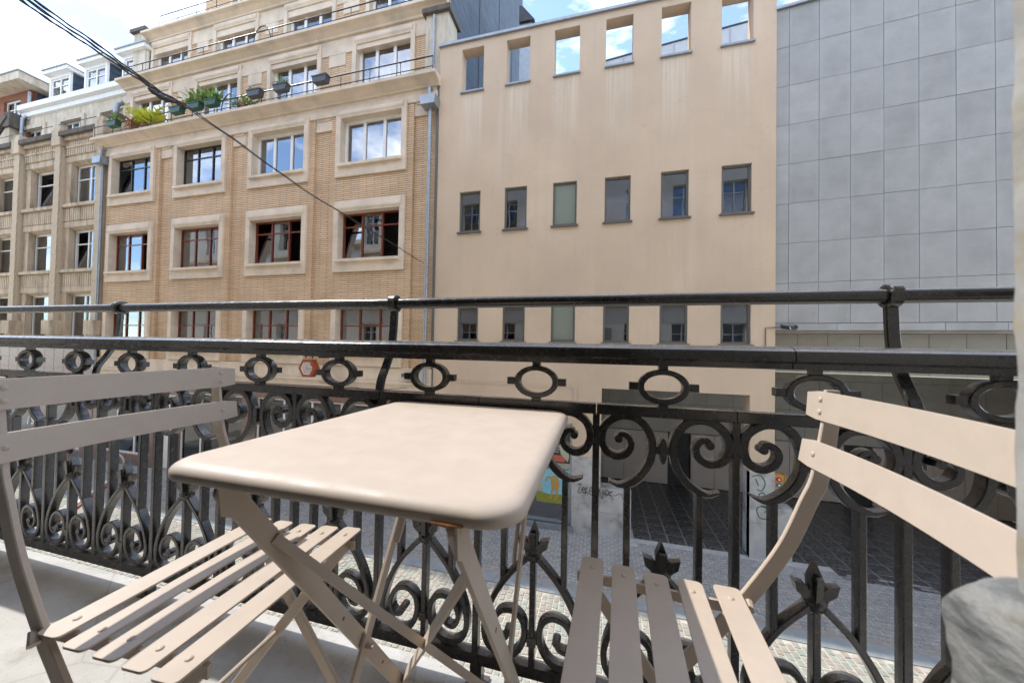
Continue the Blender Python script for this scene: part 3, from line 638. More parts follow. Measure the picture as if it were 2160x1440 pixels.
for a, b in gaps: bb.ob(B().box(a, b, 10.03, 10.11, 7.62, 8.05).box(a+.08, b-.08, 10.0, 10.05, 7.98, 8.06), 'panel_block', 'cream_stone')
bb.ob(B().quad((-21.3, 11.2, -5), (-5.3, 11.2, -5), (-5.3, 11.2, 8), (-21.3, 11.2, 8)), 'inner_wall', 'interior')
def surround(t, x0, x1, z0, z1, bx, top_, bot, y, hood=True):
    b = B(); A, C, D, E_ = x0-bx, x1+bx, z0-bot, z1+top_; f, r = y-.075, y
    def fr(X0, X1, Z0, Z1): b.box(X0, X1, f, r+.2, Z0, Z1)
    fr(A, x0, D, E_); fr(x1, C, D, E_); fr(x0, x1, z1, E_); fr(x0, x1, D, z0)
    o = t.ob(b, 'window_surround', 'cream_stone')
    t.ob(B().box(x0-.06, x1+.06, f-.10, y+.25, z0-.085, z0+.004), 'sill', 'cream_stone', parent=o)
    if hood: t.ob(B().prism([(f-.015, z1+top_-.02), (f-.045, z1+.17), (f-.045, z1+.10), (f-.002, z1+.03), (f+.05, z1+.03), (f+.05, z1+top_-.02)], lambda yy, z, d: (d, yy, z), x0-.07, x1+.07), 'hood_mould', 'cream_stone', parent=o)
for i, c in enumerate(CX):
    for r_, (a, b) in enumerate(ROWS):
        surround(bb, c-1.2, c+1.2, a, b, .19, (.26, .38, .10)[r_], .42, 9.985, r_ < 2)
        if r_ == 0:
            if i < 2: win(bb, c, 10.17, a, 2.4, b-a, 3, .74, 'black_frame', 'glass', ('lr', .2), tilt=0 if i == 0 else None, bw=.045)
            else: win(bb, c, 10.17, a, 2.4, b-a, 3, None, 'white_paint', 'glass', ('c', .9) if i == 2 else ('l', .3), bw=.105)
        elif r_ == 1: win(bb, c, 10.17, a, 2.4, b-a, 3, .72, 'red_frame', 'glass', ('l', .22), opened=2 if i != 1 else None, tilt=0 if i > 1 else None, bw=.055)
        else: win(bb, c, 10.17, a, 2.4, b-a, 3, .6, 'red_frame', 'glass', ('c', .92) if i < 2 else ('lr', .25), bw=.055)
# band and main cornice, then two set-back storeys
def cornice(t, x0, x1, y, z0, z1, out_, name='cornice'):
    pr = [(y, z0), (y-.06, z0), (y-.08, z0+.06), (y-out_*.55, z0+.14), (y-out_*.62, z1-.15), (y-out_, z1-.11), (y-out_, z1-.01), (y-out_+.02, z1), (y+.7, z1), (y+.7, z0)]
    return t.ob(B().prism(pr, lambda a, z, d: (d, a, z), x0, x1), name, 'cream_stone')
bb.ob(B().box(-21.4, -5.2, 9.95, 10.3, 8.05, 8.30).box(-21.4, -5.2, 9.98, 10.3, 8.30, 8.46), 'stone_band', 'cream_stone')
cornice(bb, -21.55, -5.12, 9.98, 8.45, 8.75, .38)
STO = [(10.55, 8.74, 11.4, -21.2, 8.86, 11.02), (11.2, 11.73, 14.1, -20.9, 11.86, 13.82), (11.85, 14.5, 17.4, -18.5, 14.7, 16.8)]
for k, (y, z0, z1, xl, a, b) in enumerate(STO):
    hs = [(c-1.18, c+1.18, a-.05, b+.06) for c in CX if c-1.2 > xl]
    bb.ob(wall_grid(B(), xl, -5.2, z0, z1-.55, hs, y, .25).quad((xl, y, z0), (xl, y+6, z0), (xl, y+6, z1), (xl, y, z1)), 'wall', 'buff_brick')
    bb.ob(B().box(xl, -5.2, y-.03, y+.3, z1-.56, z1-.25).box(xl, -5.2, y-.005, y+.3, z1-.25, z1+.05), 'stone_band', 'cream_stone')
    bb.ob(B().box(xl, -5.2, y-.02, y+.2, z0, z0+.14), 'base_course', 'cream_stone')
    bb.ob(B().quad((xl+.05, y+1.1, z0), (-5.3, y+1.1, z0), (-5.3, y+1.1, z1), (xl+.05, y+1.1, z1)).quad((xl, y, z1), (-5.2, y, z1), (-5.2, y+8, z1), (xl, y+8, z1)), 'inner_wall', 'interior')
    for i, c in enumerate(CX):
        if c-1.2 < xl: continue
        surround(bb, c-1.12, c+1.12, a, b, .17, .30, .1, y, True)
        win(bb, c, y+.14, a, 2.24, b-a, 3, .62 if (i+k) % 3 else None, 'white_paint', 'glass', ('c', .93) if (i+k) % 2 else ('lr', .3), bw=.115)
    for i in range(3):
        a0, b0 = CX[i]+1.62, CX[i+1]-1.62
        if a0 > xl: bb.ob(B().box(a0, b0, y-.022, y+.05, z1-1.0, z1-.56), 'panel_block', 'cream_stone')
    if k < 2: cornice(bb, xl-.1, -5.12, y-.02, z1+.05, z1+.36, .36)
# balcony rails along the cornices
def thin_rail(t, x0, x1, y, z0, h, name):
    b = B().tube([(x0, y, z0+h), (x1, y, z0+h)], .020, 8).tube([(x0, y, z0+h*.32), (x1, y, z0+h*.32)], .014, 6)
    o = t.ob(b, name, 'black_frame', 50); n = int((x1-x0)/1.15)
    pm = B().tube([(0, 0, 0), (0, 0, h)], .013, 6).mesh('post')
    for i in range(n+1): put('post', pm, 'black_frame', o, (lerp(x0, x1, i/n), y, z0))
    return o
thin_rail(bb, -21.4, -5.25, 9.68, 8.74, .48, 'balcony_rail'); thin_rail(bb, -20.9, -5.3, 10.28, 11.75, .48, 'balcony_rail'); thin_rail(bb, -19.9, -6, 10.92, 14.5, .5, 'balcony_rail')
for x, y, z in ((-13.9, 9.68, 8.75), (-13.2, 10.28, 11.76)):
    bb.ob(B().tube([(x-.0+.42*math.cos(a)+.2, y, z+.05+.62*math.sin(a)) for a in [math.pi*k/14 for k in range(15)]], .016, 6), 'rail_hoop', 'black_frame', 50)
# parapet piers, downpipes, slated party wall
for p in ((-22.0, -21.25, 10.35, 11.0, 8.2, 10.1, -21.62), (-21.75, -20.92, 11.0, 11.7, 11.6, 14.6, -21.3), (-5.75, -4.95, 10.1, 10.8, 8.75, 11.0, -5.35)):
    bb.ob(B().box(*p[:6]), 'pier', 'pale_stone'); bb.ob(B().box(p[0]-.1, p[1]+.1, p[2]-.12, p[3]+.1, p[5], p[5]+.16), 'pier_cap', 'dark_cap')
def downpipe(t, x, y, z0, z1, hop=True):
    o = t.ob(B().tube([(x, y, z0), (x, y, z1)], .055, 12), 'downpipe', 'zinc', 50)
    for k in range(int((z1-z0)/1.6)): t.ob(B().tube([(x, y, z0+.8+k*1.6), (x, y, z0+.84+k*1.6)], .066, 12), 'pipe_clip', 'zinc', 50, parent=o)
    if hop:
        t.ob(B().prism([(-.28, .12), (.28, .12), (.24, -.16), (-.24, -.16)], lambda a, c, d: (x+a, d, z1+c+.1), y-.22, y+.12), 'hopper', 'zinc')
        t.ob(B().tube(smoothpath([(x-.02, y+.1, z1+.62), (x-.02, y-.04, z1+.60), (x, y-.06, z1+.42), (x, y-.05, z1+.2)], 10), .05, 10), 'spout', 'zinc', 50)
downpipe(bb, -5.40, 9.86, -1.25, 7.75); downpipe(bb, -21.22, 9.88, -1.4, 7.72)
bb.ob(B().tube([(-5.42, 10.02, 8.9), (-5.42, 10.02, 10.9)], .04, 8), 'downpipe', 'zinc', 50)
bb.ob(B().box(-5.24, -5.16, 9.97, 10.14, G, 8.7), 'corner_strip', 'grey_frame')
bb.ob(B().quad((-5.05, 10.45, 7.8), (-5.05, 20.8, 7.8), (-5.05, 20.8, 26), (-5.05, 10.45, 15)).quad((-5.05, 20.8, 7.8), (-14, 20.8, 7.8), (-14, 20.8, 26), (-5.05, 20.8, 26)), 'party_wall', 'slate')
for yy in (13.2, 15.9, 18.4): bb.ob(B().box(-5.055, -5.03, yy, yy+.05, 7.8, 18), 'slate_seam', 'roof_dark')
bb.ob(B().box(-14, -5.2, 12.0, 20.8, 8, 17.3), 'rear_block', 'house_front')
# ground floor: cream ledge, brown granite fascia and piers, shop windows
SHW = [(-21.05, -17.85), (-16.25, -13.0), (-12.35, -6.15)]
hs = [(a, b, -4.75, -2.02) for a, b in SHW]+[(-17.65, -16.45, G, -2.15)]
bb.ob(B().box(-21.4, -5.2, 9.965, 10.15, -1.20, -.75).box(-21.4, -5.2, 9.88, 10.15, -1.26, -1.20).box(-21.4, -5.2, 9.93, 10.15, -1.46, -1.26), 'ledge', 'cream_stone')
bb.ob(wall_grid(B(), -21.4, -5.2, G, -1.46, hs, 9.97, .2), 'shop_front', 'granite_brown')
for (a, b), n in zip(SHW, (3, 3, 5)):
    win(bb, (a+b)/2, 10.06, -4.75, b-a, 2.73, n, None, 'white_paint', 'glass_green', ('c', .97, 'blind_green'), bw=.06, name='shop_window')
o = bb.ob(B().box(-17.65, -16.45, 10.10, 10.13, G, -2.15), 'shutter_door', 'white_paint')
sl = B().prism([(0, 0), (-.022, .012), (-.022, .05), (0, .068)], lambda y, z, d: (d, y, z), -.58, .58).mesh('slat')
for k in range(43): put('slat', sl, 'white_paint', o, (-17.05, 10.099, G+.03+k*.07))
bb.ob(B().tube(smoothpath([(-9.4, 9.87, -1.33), (-8.2, 9.87, -1.42), (-7.2, 9.87, -1.47), (-6.0, 9.87, -1.36)], 16), .008, 5), 'loose_cable', 'cable_black')
bb.ob(B().box(-6.18, -5.72, 9.80, 9.95, -1.02, -.90), 'wall_lamp', 'grey_frame')
# ================================================================== tan rendered building
tb = T('tan_building', 'plain tan rendered building with small square windows in three rows', 'building', (-.45, 10.0, G))
TX = [-4.37+1.486*k for k in range(6)]
low = [(x, x+.70, 3.62, 4.90) for x in TX]+[(x, x+.70, .20, 1.38) for x in TX]
porch = (.08, 3.75, G, -1.10); shop = (-3.6, -.72, -5.06, -2.15)
w1 = wall_grid(B(), -5.16, 4.30, G-.03, 7.95, low+[(porch[0], porch[1], G-.03, -1.10), shop], 10.0, .17)
tb.ob(w1, 'wall', 'stucco')
w2 = wall_grid(B(), -5.16, 4.30, 7.95, 9.72, [(x-.02, x+.72, 8.12, 9.50) for x in TX], 10.0, .36, 10.36)
tb.ob(w2.quad((4.30, 10.0, -3.05), (4.30, 10.36, -3.05), (4.30, 10.36, 9.72), (4.30, 10.0, 9.72)), 'parapet', 'stucco')
tb.ob(B().box(-5.2, 4.33, 9.93, 10.42, 9.72, 9.80), 'coping', 'zinc'); tb.ob(B().box(-5.1, 4.2, 10.36, 15, 7.7, 7.9), 'roof', 'roof_dark')
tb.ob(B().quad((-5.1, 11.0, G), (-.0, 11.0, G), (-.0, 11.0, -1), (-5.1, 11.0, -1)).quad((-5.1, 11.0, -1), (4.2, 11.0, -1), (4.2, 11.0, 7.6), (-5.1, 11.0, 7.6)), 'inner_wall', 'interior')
for k, x in enumerate(TX):
    for zz in (8.12, 3.62, .20):
        tb.ob(B().prism([(9.93, zz-.06), (9.925, zz-.015), (10.15, zz+.012), (10.15, zz-.06)], lambda y, z, d: (d, y, z), x-.05, x+.75), 'sill', 'zinc' if zz > 8 else 'grey_frame')
    for z0, h in ((3.62, 1.28), (.20, 1.18)):
        win(tb, x+.35, 10.06, z0+.004, .70, h-.004, 1, None, 'grey_frame', 'glass_blue' if k != 2 else 'frosted_pane', None, bw=.055)
tb.ob(wall_grid(B(), -4.5, -.6, -2.149, -1.06, [(-4.42, -.70, -2.149, -1.12)], 9.985, .02), 'raised_border', 'stucco')
# stone dado, porch jambs, low block, pillar
tb.ob(B().box(-.72, .08, 9.985, 10.25, -3.85, -3.05).box(-.72, .08, 9.987, 10.25, -4.55, -3.858).box(-.72, .08, 9.984, 10.25, G, -4.558), 'stone_dado', 'marble_grey')
tb.ob(B().box(-5.16, -3.6, 9.985, 10.2, G, -3.05), 'stone_dado', 'marble_grey')
tb.ob(B().box(.08, .90, 9.98, 10.40, -4.55, -3.88).box(.08, .90, 9.984, 10.39, G, -4.558), 'low_block', 'marble_grey')
pl = B().box(3.75, 4.30, 9.985, 10.42, -4.30, -3.05).box(3.75, 4.30, 9.987, 10.418, G, -4.308); tb.ob(pl, 'pillar_base', 'marble_grey')
tb.ob(B().box(3.752, 4.298, 10.003, 10.40, -3.05, -1.10), 'pillar', 'stucco')
tb.ob(B().prism([(4.30, 10.02), (4.62, 10.02), (4.70, 10.05), (4.74, 10.12), (4.74, 10.42), (4.30, 10.42)], lambda a, c, d: (a, c, d), G, -3.9), 'corner_block', 'marble_grey')
# shop window with grey frame
win(tb, -2.16, 10.04, -5.06, 2.88, 2.91, 2, None, 'zinc', 'glass', None, bw=.10, name='shop_window')
tb.ob(B().box(-3.7, -.66, 9.90, 10.1, G, -5.06), 'threshold', 'zinc')
# wire conduit
tb.ob(B().tube([(4.08, 9.98, .05), (4.08, 9.98, .62), (4.30, 9.98, .64), (4.42, 9.96, .64)], .012, 6), 'conduit', 'grey_frame')
# graffiti
def scribble(t, strokes, x0, z0, sx, sz, y, r, mat):
    b = B()
    for st in strokes:
        pts = smoothpath(st, max(8, len(st)*5)); b.ribbon([(x0+p[0]*sx, z0+p[1]*sz) for p in pts], r, y-.003, y, .0005)
    return t.ob(b, 'graffiti', mat)
scribble(tb, [[(0, .9), (.25, .95), (.02, .35), (.3, .4)], [(.28, .6), (.5, .62), (.4, .8), (.3, .55), (.45, .38), (.6, .45)], [(.6, .85), (.55, .3)], [(.75, .8), (.55, .55), (.8, .32)], [(.85, .55), (1.0, .6), (.95, .85), (.83, .6), (.95, .3), (1.1, .42)],
               [(1.1, .9), (1.3, .2), (1.35, 1.0), (1.05, .6), (1.3, .1)], [(1.5, .25), (1.45, .85), (1.7, .1), (1.75, .75)], [(1.85, .5), (2.0, .8), (2.15, .55), (2.0, .35), (1.85, .5)], [(2.1, .6), (2.4, .7), (2.2, .5), (2.45, .15)], [(1.7, .5), (2.5, .42), (2.9, .6), (3.1, .25)]], -.55, -4.22, .40, .40, 9.976, .014, 'spray_black')
scribble(tb, [[(0, .95), (.5, 1.0), (.8, .8), (.6, .6), (.3, .62)], [(.2, .9), (.4, .72)], [(.45, .5), (.7, .55), (.75, .42), (.5, .38), (.42, .5)], [(.7, .45), (1.0, .42), (1.0, .3), (.5, .3), (.55, .38)], [(.9, .2), (.4, .16), (.3, .05), (.5, -.12), (.95, -.14)], [(.6, .22), (.8, .16), (.98, .2)], [(.75, .02), (.85, .07), (.98, .04)]], 3.80, -4.05, .36, .95, 9.983, .022, 'spray_green')
scribble(tb, [[(0, 0), (.1, .1), (0, .2), (-.05, .05), (.1, .0)], [(.1, .35), (.05, .3), (.12, .5)], [(.1, .6), (.2, .65), (.1, .8)]], -.62, -4.35, .35, .5, 9.983, .010, 'chalk')
# ================================================================== porch behind the tan and grey buildings
pw = thing('porch_wall', 'dark tiled wall with taupe door panels at the back of the porch', 'wall', (5, 14.5, G)); PO = Vector((-5, -14.5, -G))
B().box(-1, 13, 14.53, 14.7, G, .6).ob('backing', 'joint_dark', pw, loc=tuple(PO))
tm = B().box(-.445, .445, 0, .03, -.545, .545).mesh('wall_tile'); dm = B().box(-.398, .398, -.03, .03, 0, 1.98).mesh('door_panel')
for i in range(15):
    for k in range(4): put('wall_tile', tm, 'porch_tile_wall', pw, (PO.x-.5+i*.9+(.45 if k % 2 else 0), PO.y+14.5, PO.z-2.62+k*1.1))
for i in range(17):
    if i not in (4, 11): put('door_panel', dm, 'taupe_door', pw, (PO.x-.2+i*.81, PO.y+14.5, PO.z+G+.03))
B().box(-.3, .07, 10.42, 14.5, G, -1.1).ob('side_wall', 'porch_tile_wall', pw, loc=tuple(PO))
B().box(-.3, 4.4, 10.18, 14.6, -1.1, -.95).ob('ceiling', 'porch_tile_wall', pw, loc=tuple(PO))
B().box(12.9, 13.1, 8.5, 14.6, G, .7).ob('side_wall', 'porch_tile_wall', pw, loc=tuple(PO))
pf = sheet('porch_floor', .07, 12.9, 9.3, 14.5, G-.001, 'tile_joint')
fm = [B().prism([(-.216, -.216), (.216, -.216), (.216, .216), (-.216, .216)], lambda a, c, d: (a, c, d), -.01, .006).mesh('floor_tile')]
for i in range(28):
    for k in range(12):
        x, y = .31+i*.452, 9.42+k*.452
        if y < 9.95 and (x < 4.9 or y < 10.0-(x-4.3)*.12): continue
        if x < 1.1 and y < 10.5: continue
        put('floor_tile', fm[0], 'black_tile', pf, (x, y, G+random.uniform(-.001, .001)))
# ================================================================== grey slab-clad building
gb = T('grey_building', 'windowless grey building clad in large square-cut bluestone slabs over an open porch', 'building', (4.3, 10.05, G), math.radians(-6.778))
z_ = -G
gb.ob(B().box(0, 8.4, .035, .30, .56+z_, 8.83+z_), 'backing', 'joint_dark')
sm_ = {}
def slab(x0, x1, z0, z1, name='stone_slab', mat='blue_stone', y=0, th=.03):
    k = (round(x1-x0, 3), round(z1-z0, 3), th)
    if k not in sm_:
        w, h = (x1-x0)/2-.0035, (z1-z0)/2-.0035; sm_[k] = B().loft([[(-w, th, -h), (w, th, -h), (w, th, h), (-w, th, h)], [(-w, .003, -h), (w, .003, -h), (w, .003, h), (-w, .003, h)], [(-w+.003, 0, -h+.003), (w-.003, 0, -h+.003), (w-.003, 0, h-.003), (-w+.003, 0, h-.003)]]).mesh(name)
    o = put(name, sm_[k], mat, gb.e, ((x0+x1)/2, y+random.uniform(-.003, .003), (z0+z1)/2+z_)); o.rotation_euler = (random.uniform(-.002, .002), 0, random.uniform(-.003, .003)); return o
xs_ = [0, .29]+[.29+.605*k for k in range(1, 14)]
for i in range(len(xs_)-1):
    for k in range(8): slab(xs_[i], xs_[i+1], .741+k*1.0085, .741+(k+1)*1.0085)
x = 0
for w in (.38, .86, .93, .95, .95, 1.0, .95, 1.0, 1.1):
    slab(x, x+w, .56, .735, 'band_stone', 'blue_stone', -.02, .06); x += w
gb.ob(B().box(-.02, 8.4, -.06, .4, 8.81+z_, 8.88+z_), 'coping', 'zinc')
gb.ob(B().box(0, 8.4, .05, .50, .50+z_, .56+z_), 'soffit', 'porch_tile_wall')
x = .0
for k in range(14): slab(x, x+.62, -.47, .50, 'lintel_slab', 'porch_tile_wall', .42, .05); x += .62
gb.ob(B().box(0, 8.4, .40, .50, -.505+z_, -.475+z_), 'light_strip', 'strip_cream')
gb.ob(B().box(0, 8.4, .475, .9, -.46+z_, .5+z_), 'lintel_core', 'joint_dark'); gb.ob(B().box(.05, 8.4, .9, 5.2, -.2+z_, -.05+z_), 'porch_ceiling', 'porch_tile_wall')
gb.ob(B().box(0, 8.4, .35, 6, 8.3+z_, 8.5+z_), 'roof', 'roof_dark')
# zinc-clad roof hut and small dormer behind
rh = T('roof_hut', 'pale panelled roof hut seen through the top openings', 'hut', (3.04, 14.0, 7.9), math.radians(-6.778))
rh.ob(B().box(-3.0, 7, 0, 3, 0, 3.97), 'wall', 'zinc_light')
for k in range(16): rh.ob(B().box(-2.9+k*.62, -2.87+k*.62, -.02, 0, 0, 3.9), 'seam', 'zinc')
rh.ob(B().box(-3.03, 7.1, -.03, 3, 3.97, 4.02), 'roof_edge', 'roof_dark')
dk = T('roof_dormer', 'small dark pointed roof dormer above the tan parapet', 'dormer', (-3.3, 14, 7.9))
dk.ob(B().box(-3.50, -3.0, 14, 15.2, 8, 13.9), 'wall', 'zinc'); dk.ob(B().prism([(-3.52, 13.9), (-3.52, 14.6), (-3.4, 14.6), (-2.85, 13.9)], lambda a, z, d: (a, d, z), 13.9, 15.3), 'roof', 'roof_dark')
# ================================================================== weathered stone building at the left
lb = T('stone_building', 'weathered brown stone building with piers, fluted spandrels and white sash windows', 'building', (-28, 9.9, G))
PX = [-24.39-3.1*k for k in range(4)]; PX = [-21.45]+PX
BAY = [(PX[i]+PX[i+1])/2 for i in range(4)]
LR = [(6.22, 8.1), (3.2, 5.06), (.0, 2.08)]
lb.ob(wall_grid(B(), -35, -21.42, -.42, 9.3, [(c-1.0, c+1.0, a, b) for c in BAY for a, b in LR], 10.22, .25), 'wall', 'old_stone')
lb.ob(B().quad((-35, 11.5, -5), (-21.5, 11.5, -5), (-21.5, 11.5, 9), (-35, 11.5, 9)), 'inner_wall', 'interior')
pb_ = [B().loft([[(-.2, 0, 0), (.2, 0, 0), (.2, .4, 0), (-.2, .4, 0)], [(-.2, 0, .425), (.2, 0, .425), (.2, .4, .425), (-.2, .4, .425)]]).mesh('stone_block')]
for i, x in enumerate(PX):
    for k in range(19):
        put('stone_block', pb_[0], 'old_stone', lb.e, (x+28+random.uniform(-.002, .002), -.02+random.uniform(-.003, .003), .85+k*.4315-G))
    lb.ob(B().box(x-.32, x+.32, 9.80, 10.4, 8.92, 9.62).box(x-.22, x+.22, 9.84, 10.4, 9.62, 9.82), 'pier_cap', 'old_stone')
    lb.ob(B().prism([(x-.32, 9.74), (x+.32, 9.74), (x+.36, 10.3), (x-.36, 10.3)], lambda a, c, d: (a, c, d), .22, .85), 'pier_foot', 'old_stone')
    lb.ob(B().box(x-.26, x+.26, 9.84, 10.3, -.42, .22), 'pier_base', 'old_stone')
for c in BAY:
    for a, b in LR:
        win(lb, c, 10.33, a, 1.9, b-a, 1 if c != BAY[0] else 2, .66, 'white_paint', 'glass', ('lr', .3) if c != BAY[1] else ('c', .8), bw=.075, tilt=0 if (c == BAY[0] and a > 3 and a < 4) or (c == BAY[1] and a > 6) else None)
        for xa in (c-1.27, c+.95): lb.ob(B().box(xa, xa+.32, 10.10, 10.3, a, b+.1), 'window_jamb', 'old_stone')
        lb.ob(B().prism([(10.06, b+.1), (10.06, b+.34), (10.24, b+.34), (10.24, b+.02)], lambda y, z, d: (d, y, z), c-1.3, c+1.3), 'window_head', 'old_stone')
    for z0, z1, y in ((8.46, 9.16, 10.02), (5.42, 6.08, 10.06), (2.38, 3.06, 10.06)):
        f = B().box(c-1.33, c+1.33, y+.05, 10.24, z0, z1)
        for k in range(17): f.box(c-1.29+k*.152, c-1.185+k*.152, y, y+.052, z0+.03, z1-.03)
        if z0 > 8: f.box(c-1.33, c+1.33, y-.03, y, z0+.36, z0+.44)
        o = lb.ob(f, 'fluted_panel', 'old_stone')
        if z0 < 8: lb.ob(B().box(c-1.34, c+1.34, y-.09, 10.3, z1, z1+.14), 'sill', 'old_stone', parent=o)
    lb.ob(B().box(c-1.24, c+1.24, 9.78, 10.4, 9.30, 9.50), 'coping', 'dark_cap'); lb.ob(B().box(c-1.32, c+1.32, 9.92, 10.3, 9.16, 9.30), 'frieze', 'old_stone')
    lb.ob(B().tube([(c-1.3, 9.8, 9.82), (c+1.3, 9.8, 9.82)], .016, 6), 'guard_wire', 'black_frame')
# brown clad ground floor with shop window lettered SALE
lb.ob(wall_grid(B(), -35, -21.42, G, -.42, [(-28.6, -25.2, -4.9, -1.9), (-24.6, -22.2, -4.9, -1.9), (-34, -29.4, -4.9, -1.9)], 9.96, .25), 'shop_front', 'granite_brown')
for i in range(20):
    for k in range(3): lb.ob(B().box(-35+i*.68, -34.34+i*.68, 9.93, 9.965, -1.72+k*.43, -1.30+k*.43), 'cladding_tile', 'granite_brown')
for a, b in ((-28.6, -25.2), (-24.6, -22.2), (-34, -29.4)): win(lb, (a+b)/2, 10.05, -4.9, b-a, 3.0, 2, None, 'white_paint', 'glass_green', ('c', .96, 'blind_green'), bw=.06, name='shop_window')
def lettering(txt, size, loc, mat, parent, rz=0):
    cu = bpy.data.curves.new('txt', 'FONT'); cu.body = txt; cu.size = size; cu.extrude = .002; cu.align_x = 'CENTER'; cu.align_y = 'CENTER'
    to = bpy.data.objects.new('txt', cu); COL.objects.link(to); bpy.context.view_layer.update()
    me = bpy.data.meshes.new_from_object(to.evaluated_get(bpy.context.evaluated_depsgraph_get())); bpy.data.objects.remove(to)
    me.transform(Matrix.Rotation(math.pi/2, 4, 'X')); me.materials.clear(); return put('lettering', me, mat, parent, loc, rz)
lettering('/ SALE', .52, (-25.5+28, 10.04-9.9, -3.86-G), 'sign_white', lb.e)
# set-back attic: cream wall, white gutter, dormers
lb.ob(wall_grid(B(), -29.8, -21.0, 9.3, 11.7, [(c-.88, c+.88, 10.1, 11.1) for c in BAY[:3]], 10.95, .25), 'attic_wall', 'pale_stone')
lb.ob(B().quad((-29.8, 12, 9), (-21, 12, 9), (-21, 12, 12), (-29.8, 12, 12)), 'inner_wall', 'interior')
for c in BAY[:3]:
    b = B()
    for A, C, D, E_ in ((c-1.02, c-.82, 10.0, 11.25), (c+.82, c+1.02, 10.0, 11.25), (c-.82, c+.82, 11.05, 11.25)): b.box(A, C, 10.88, 11.1, D, E_)
    lb.ob(b, 'window_surround', 'pale_stone'); win(lb, c, 11.08, 10.15, 1.64, .9, 3, None, 'white_paint', 'glass', ('lr', .3), bw=.07)
lb.ob(B().prism([(10.95, 11.68), (10.85, 11.72), (10.82, 11.9), (10.68, 11.98), (10.66, 12.22), (11.0, 12.26), (11.3, 12.2), (11.3, 11.68)], lambda y, z, d: (d, y, z), -29.9, -20.9), 'gutter', 'white_paint')
lb.ob(B().prism([(11.2, 12.2), (12.6, 15.2), (16, 15.2), (16, 12.2)], lambda y, z, d: (d, y, z), -29.8, -20.8), 'roof', 'slate')
for x in (-27.35, -24.55, -21.75):
    lb.ob(B().box(x-.85, x-.72, 11.05, 12.9, 12.25, 13.75).box(x+.72, x+.85, 11.05, 11.14, 12.25, 13.75).box(x-.72, x+.72, 11.05, 11.2, 13.58, 13.75), 'dormer_front', 'white_paint')
    lb.ob(B().box(x+.76, x+.83, 11.14, 13.4, 12.2, 13.75), 'dormer_cheek', 'slate')
    lb.ob(B().box(x-1.0, x+1.0, 10.85, 13.6, 13.75, 13.93), 'dormer_roof', 'white_paint'); lb.ob(B().box(x-1.03, x+1.03, 10.8, 13.6, 13.93, 13.98), 'roof_lead', 'zinc')
    win(lb, x, 11.1, 12.28, 1.44, 1.3, 2, .68, 'white_paint', 'glass', ('c', .9), bw=.075, name='dormer_window')
lb.ob(B().tube([(-29.6, 10.75, 9.9), (-29.6, 10.75, 11.55), (-29.55, 10.9, 11.8)], .07, 10), 'downpipe', 'zinc', 50)
lb.ob(B().tube([(-21.7, 10.45, 10.4), (-21.7, 10.5, 10.85), (-21.5, 10.6, 11.0)], .10, 10), 'vent_pipe', 'zinc', 50)
# ------------------------------------------------------------------ red brick house beyond
rb = T('red_brick_house', 'red brick attic house with a wide flat roof at the far left', 'house', (-33, 11, G))
rb.ob(wall_grid(B(), -38, -29.7, 9, 13.3, [(-32.0, -30.5, 11.4, 13.0)], 11.0, .25).quad((-29.7, 11, 9), (-29.7, 14, 9), (-29.7, 14, 13.3), (-29.7, 11, 13.3)), 'wall', 'red_brick')
rb.ob(B().box(-29.72, -29.64, 11.25, 14, 11.6, 13.3), 'slate_cheek', 'slate'); rb.ob(B().box(-39, -29.0, 10.35, 14.5, 13.32, 13.72), 'flat_roof', 'pale_stone'); rb.ob(B().box(-39.05, -28.95, 10.3, 14.5, 13.72, 13.78), 'roof_edge', 'zinc')
win(rb, -31.25, 11.1, 11.4, 1.5, 1.6, 2, .7, 'white_paint', 'glass', ('c', .6), bw=.08)
rb.ob(B().quad((-38, 12, 9), (-30, 12, 9), (-30, 12, 13.2), (-38, 12, 13.2)), 'inner_wall', 'interior'); rb.ob(B().tube([(-29.55, 10.95, 11.6), (-29.55, 10.95, 13.1)], .075, 10), 'downpipe', 'zinc', 50)
rb.ob(B().prism([(-37, 8.2), (-30.0, 8.2), (-30.0, 11.3), (-30.9, 11.0), (-37, 5.5)], lambda a, z, d: (a, d, z), 10.5, 10.9), 'gable_wall', 'pale_stone')
rb.ob(B().bar((-30.0, 10.65, 11.55), (-34.5, 10.65, 7.9), .6, .22, (0, 1, 0)).box(-30.3, -29.75, 10.4, 11.0, 11.0, 11.75), 'gable_coping', 'dark_cap')
rb.ob(B().box(-40, -29.75, 10.0, 14, G, 9), 'lower_wall', 'old_stone')
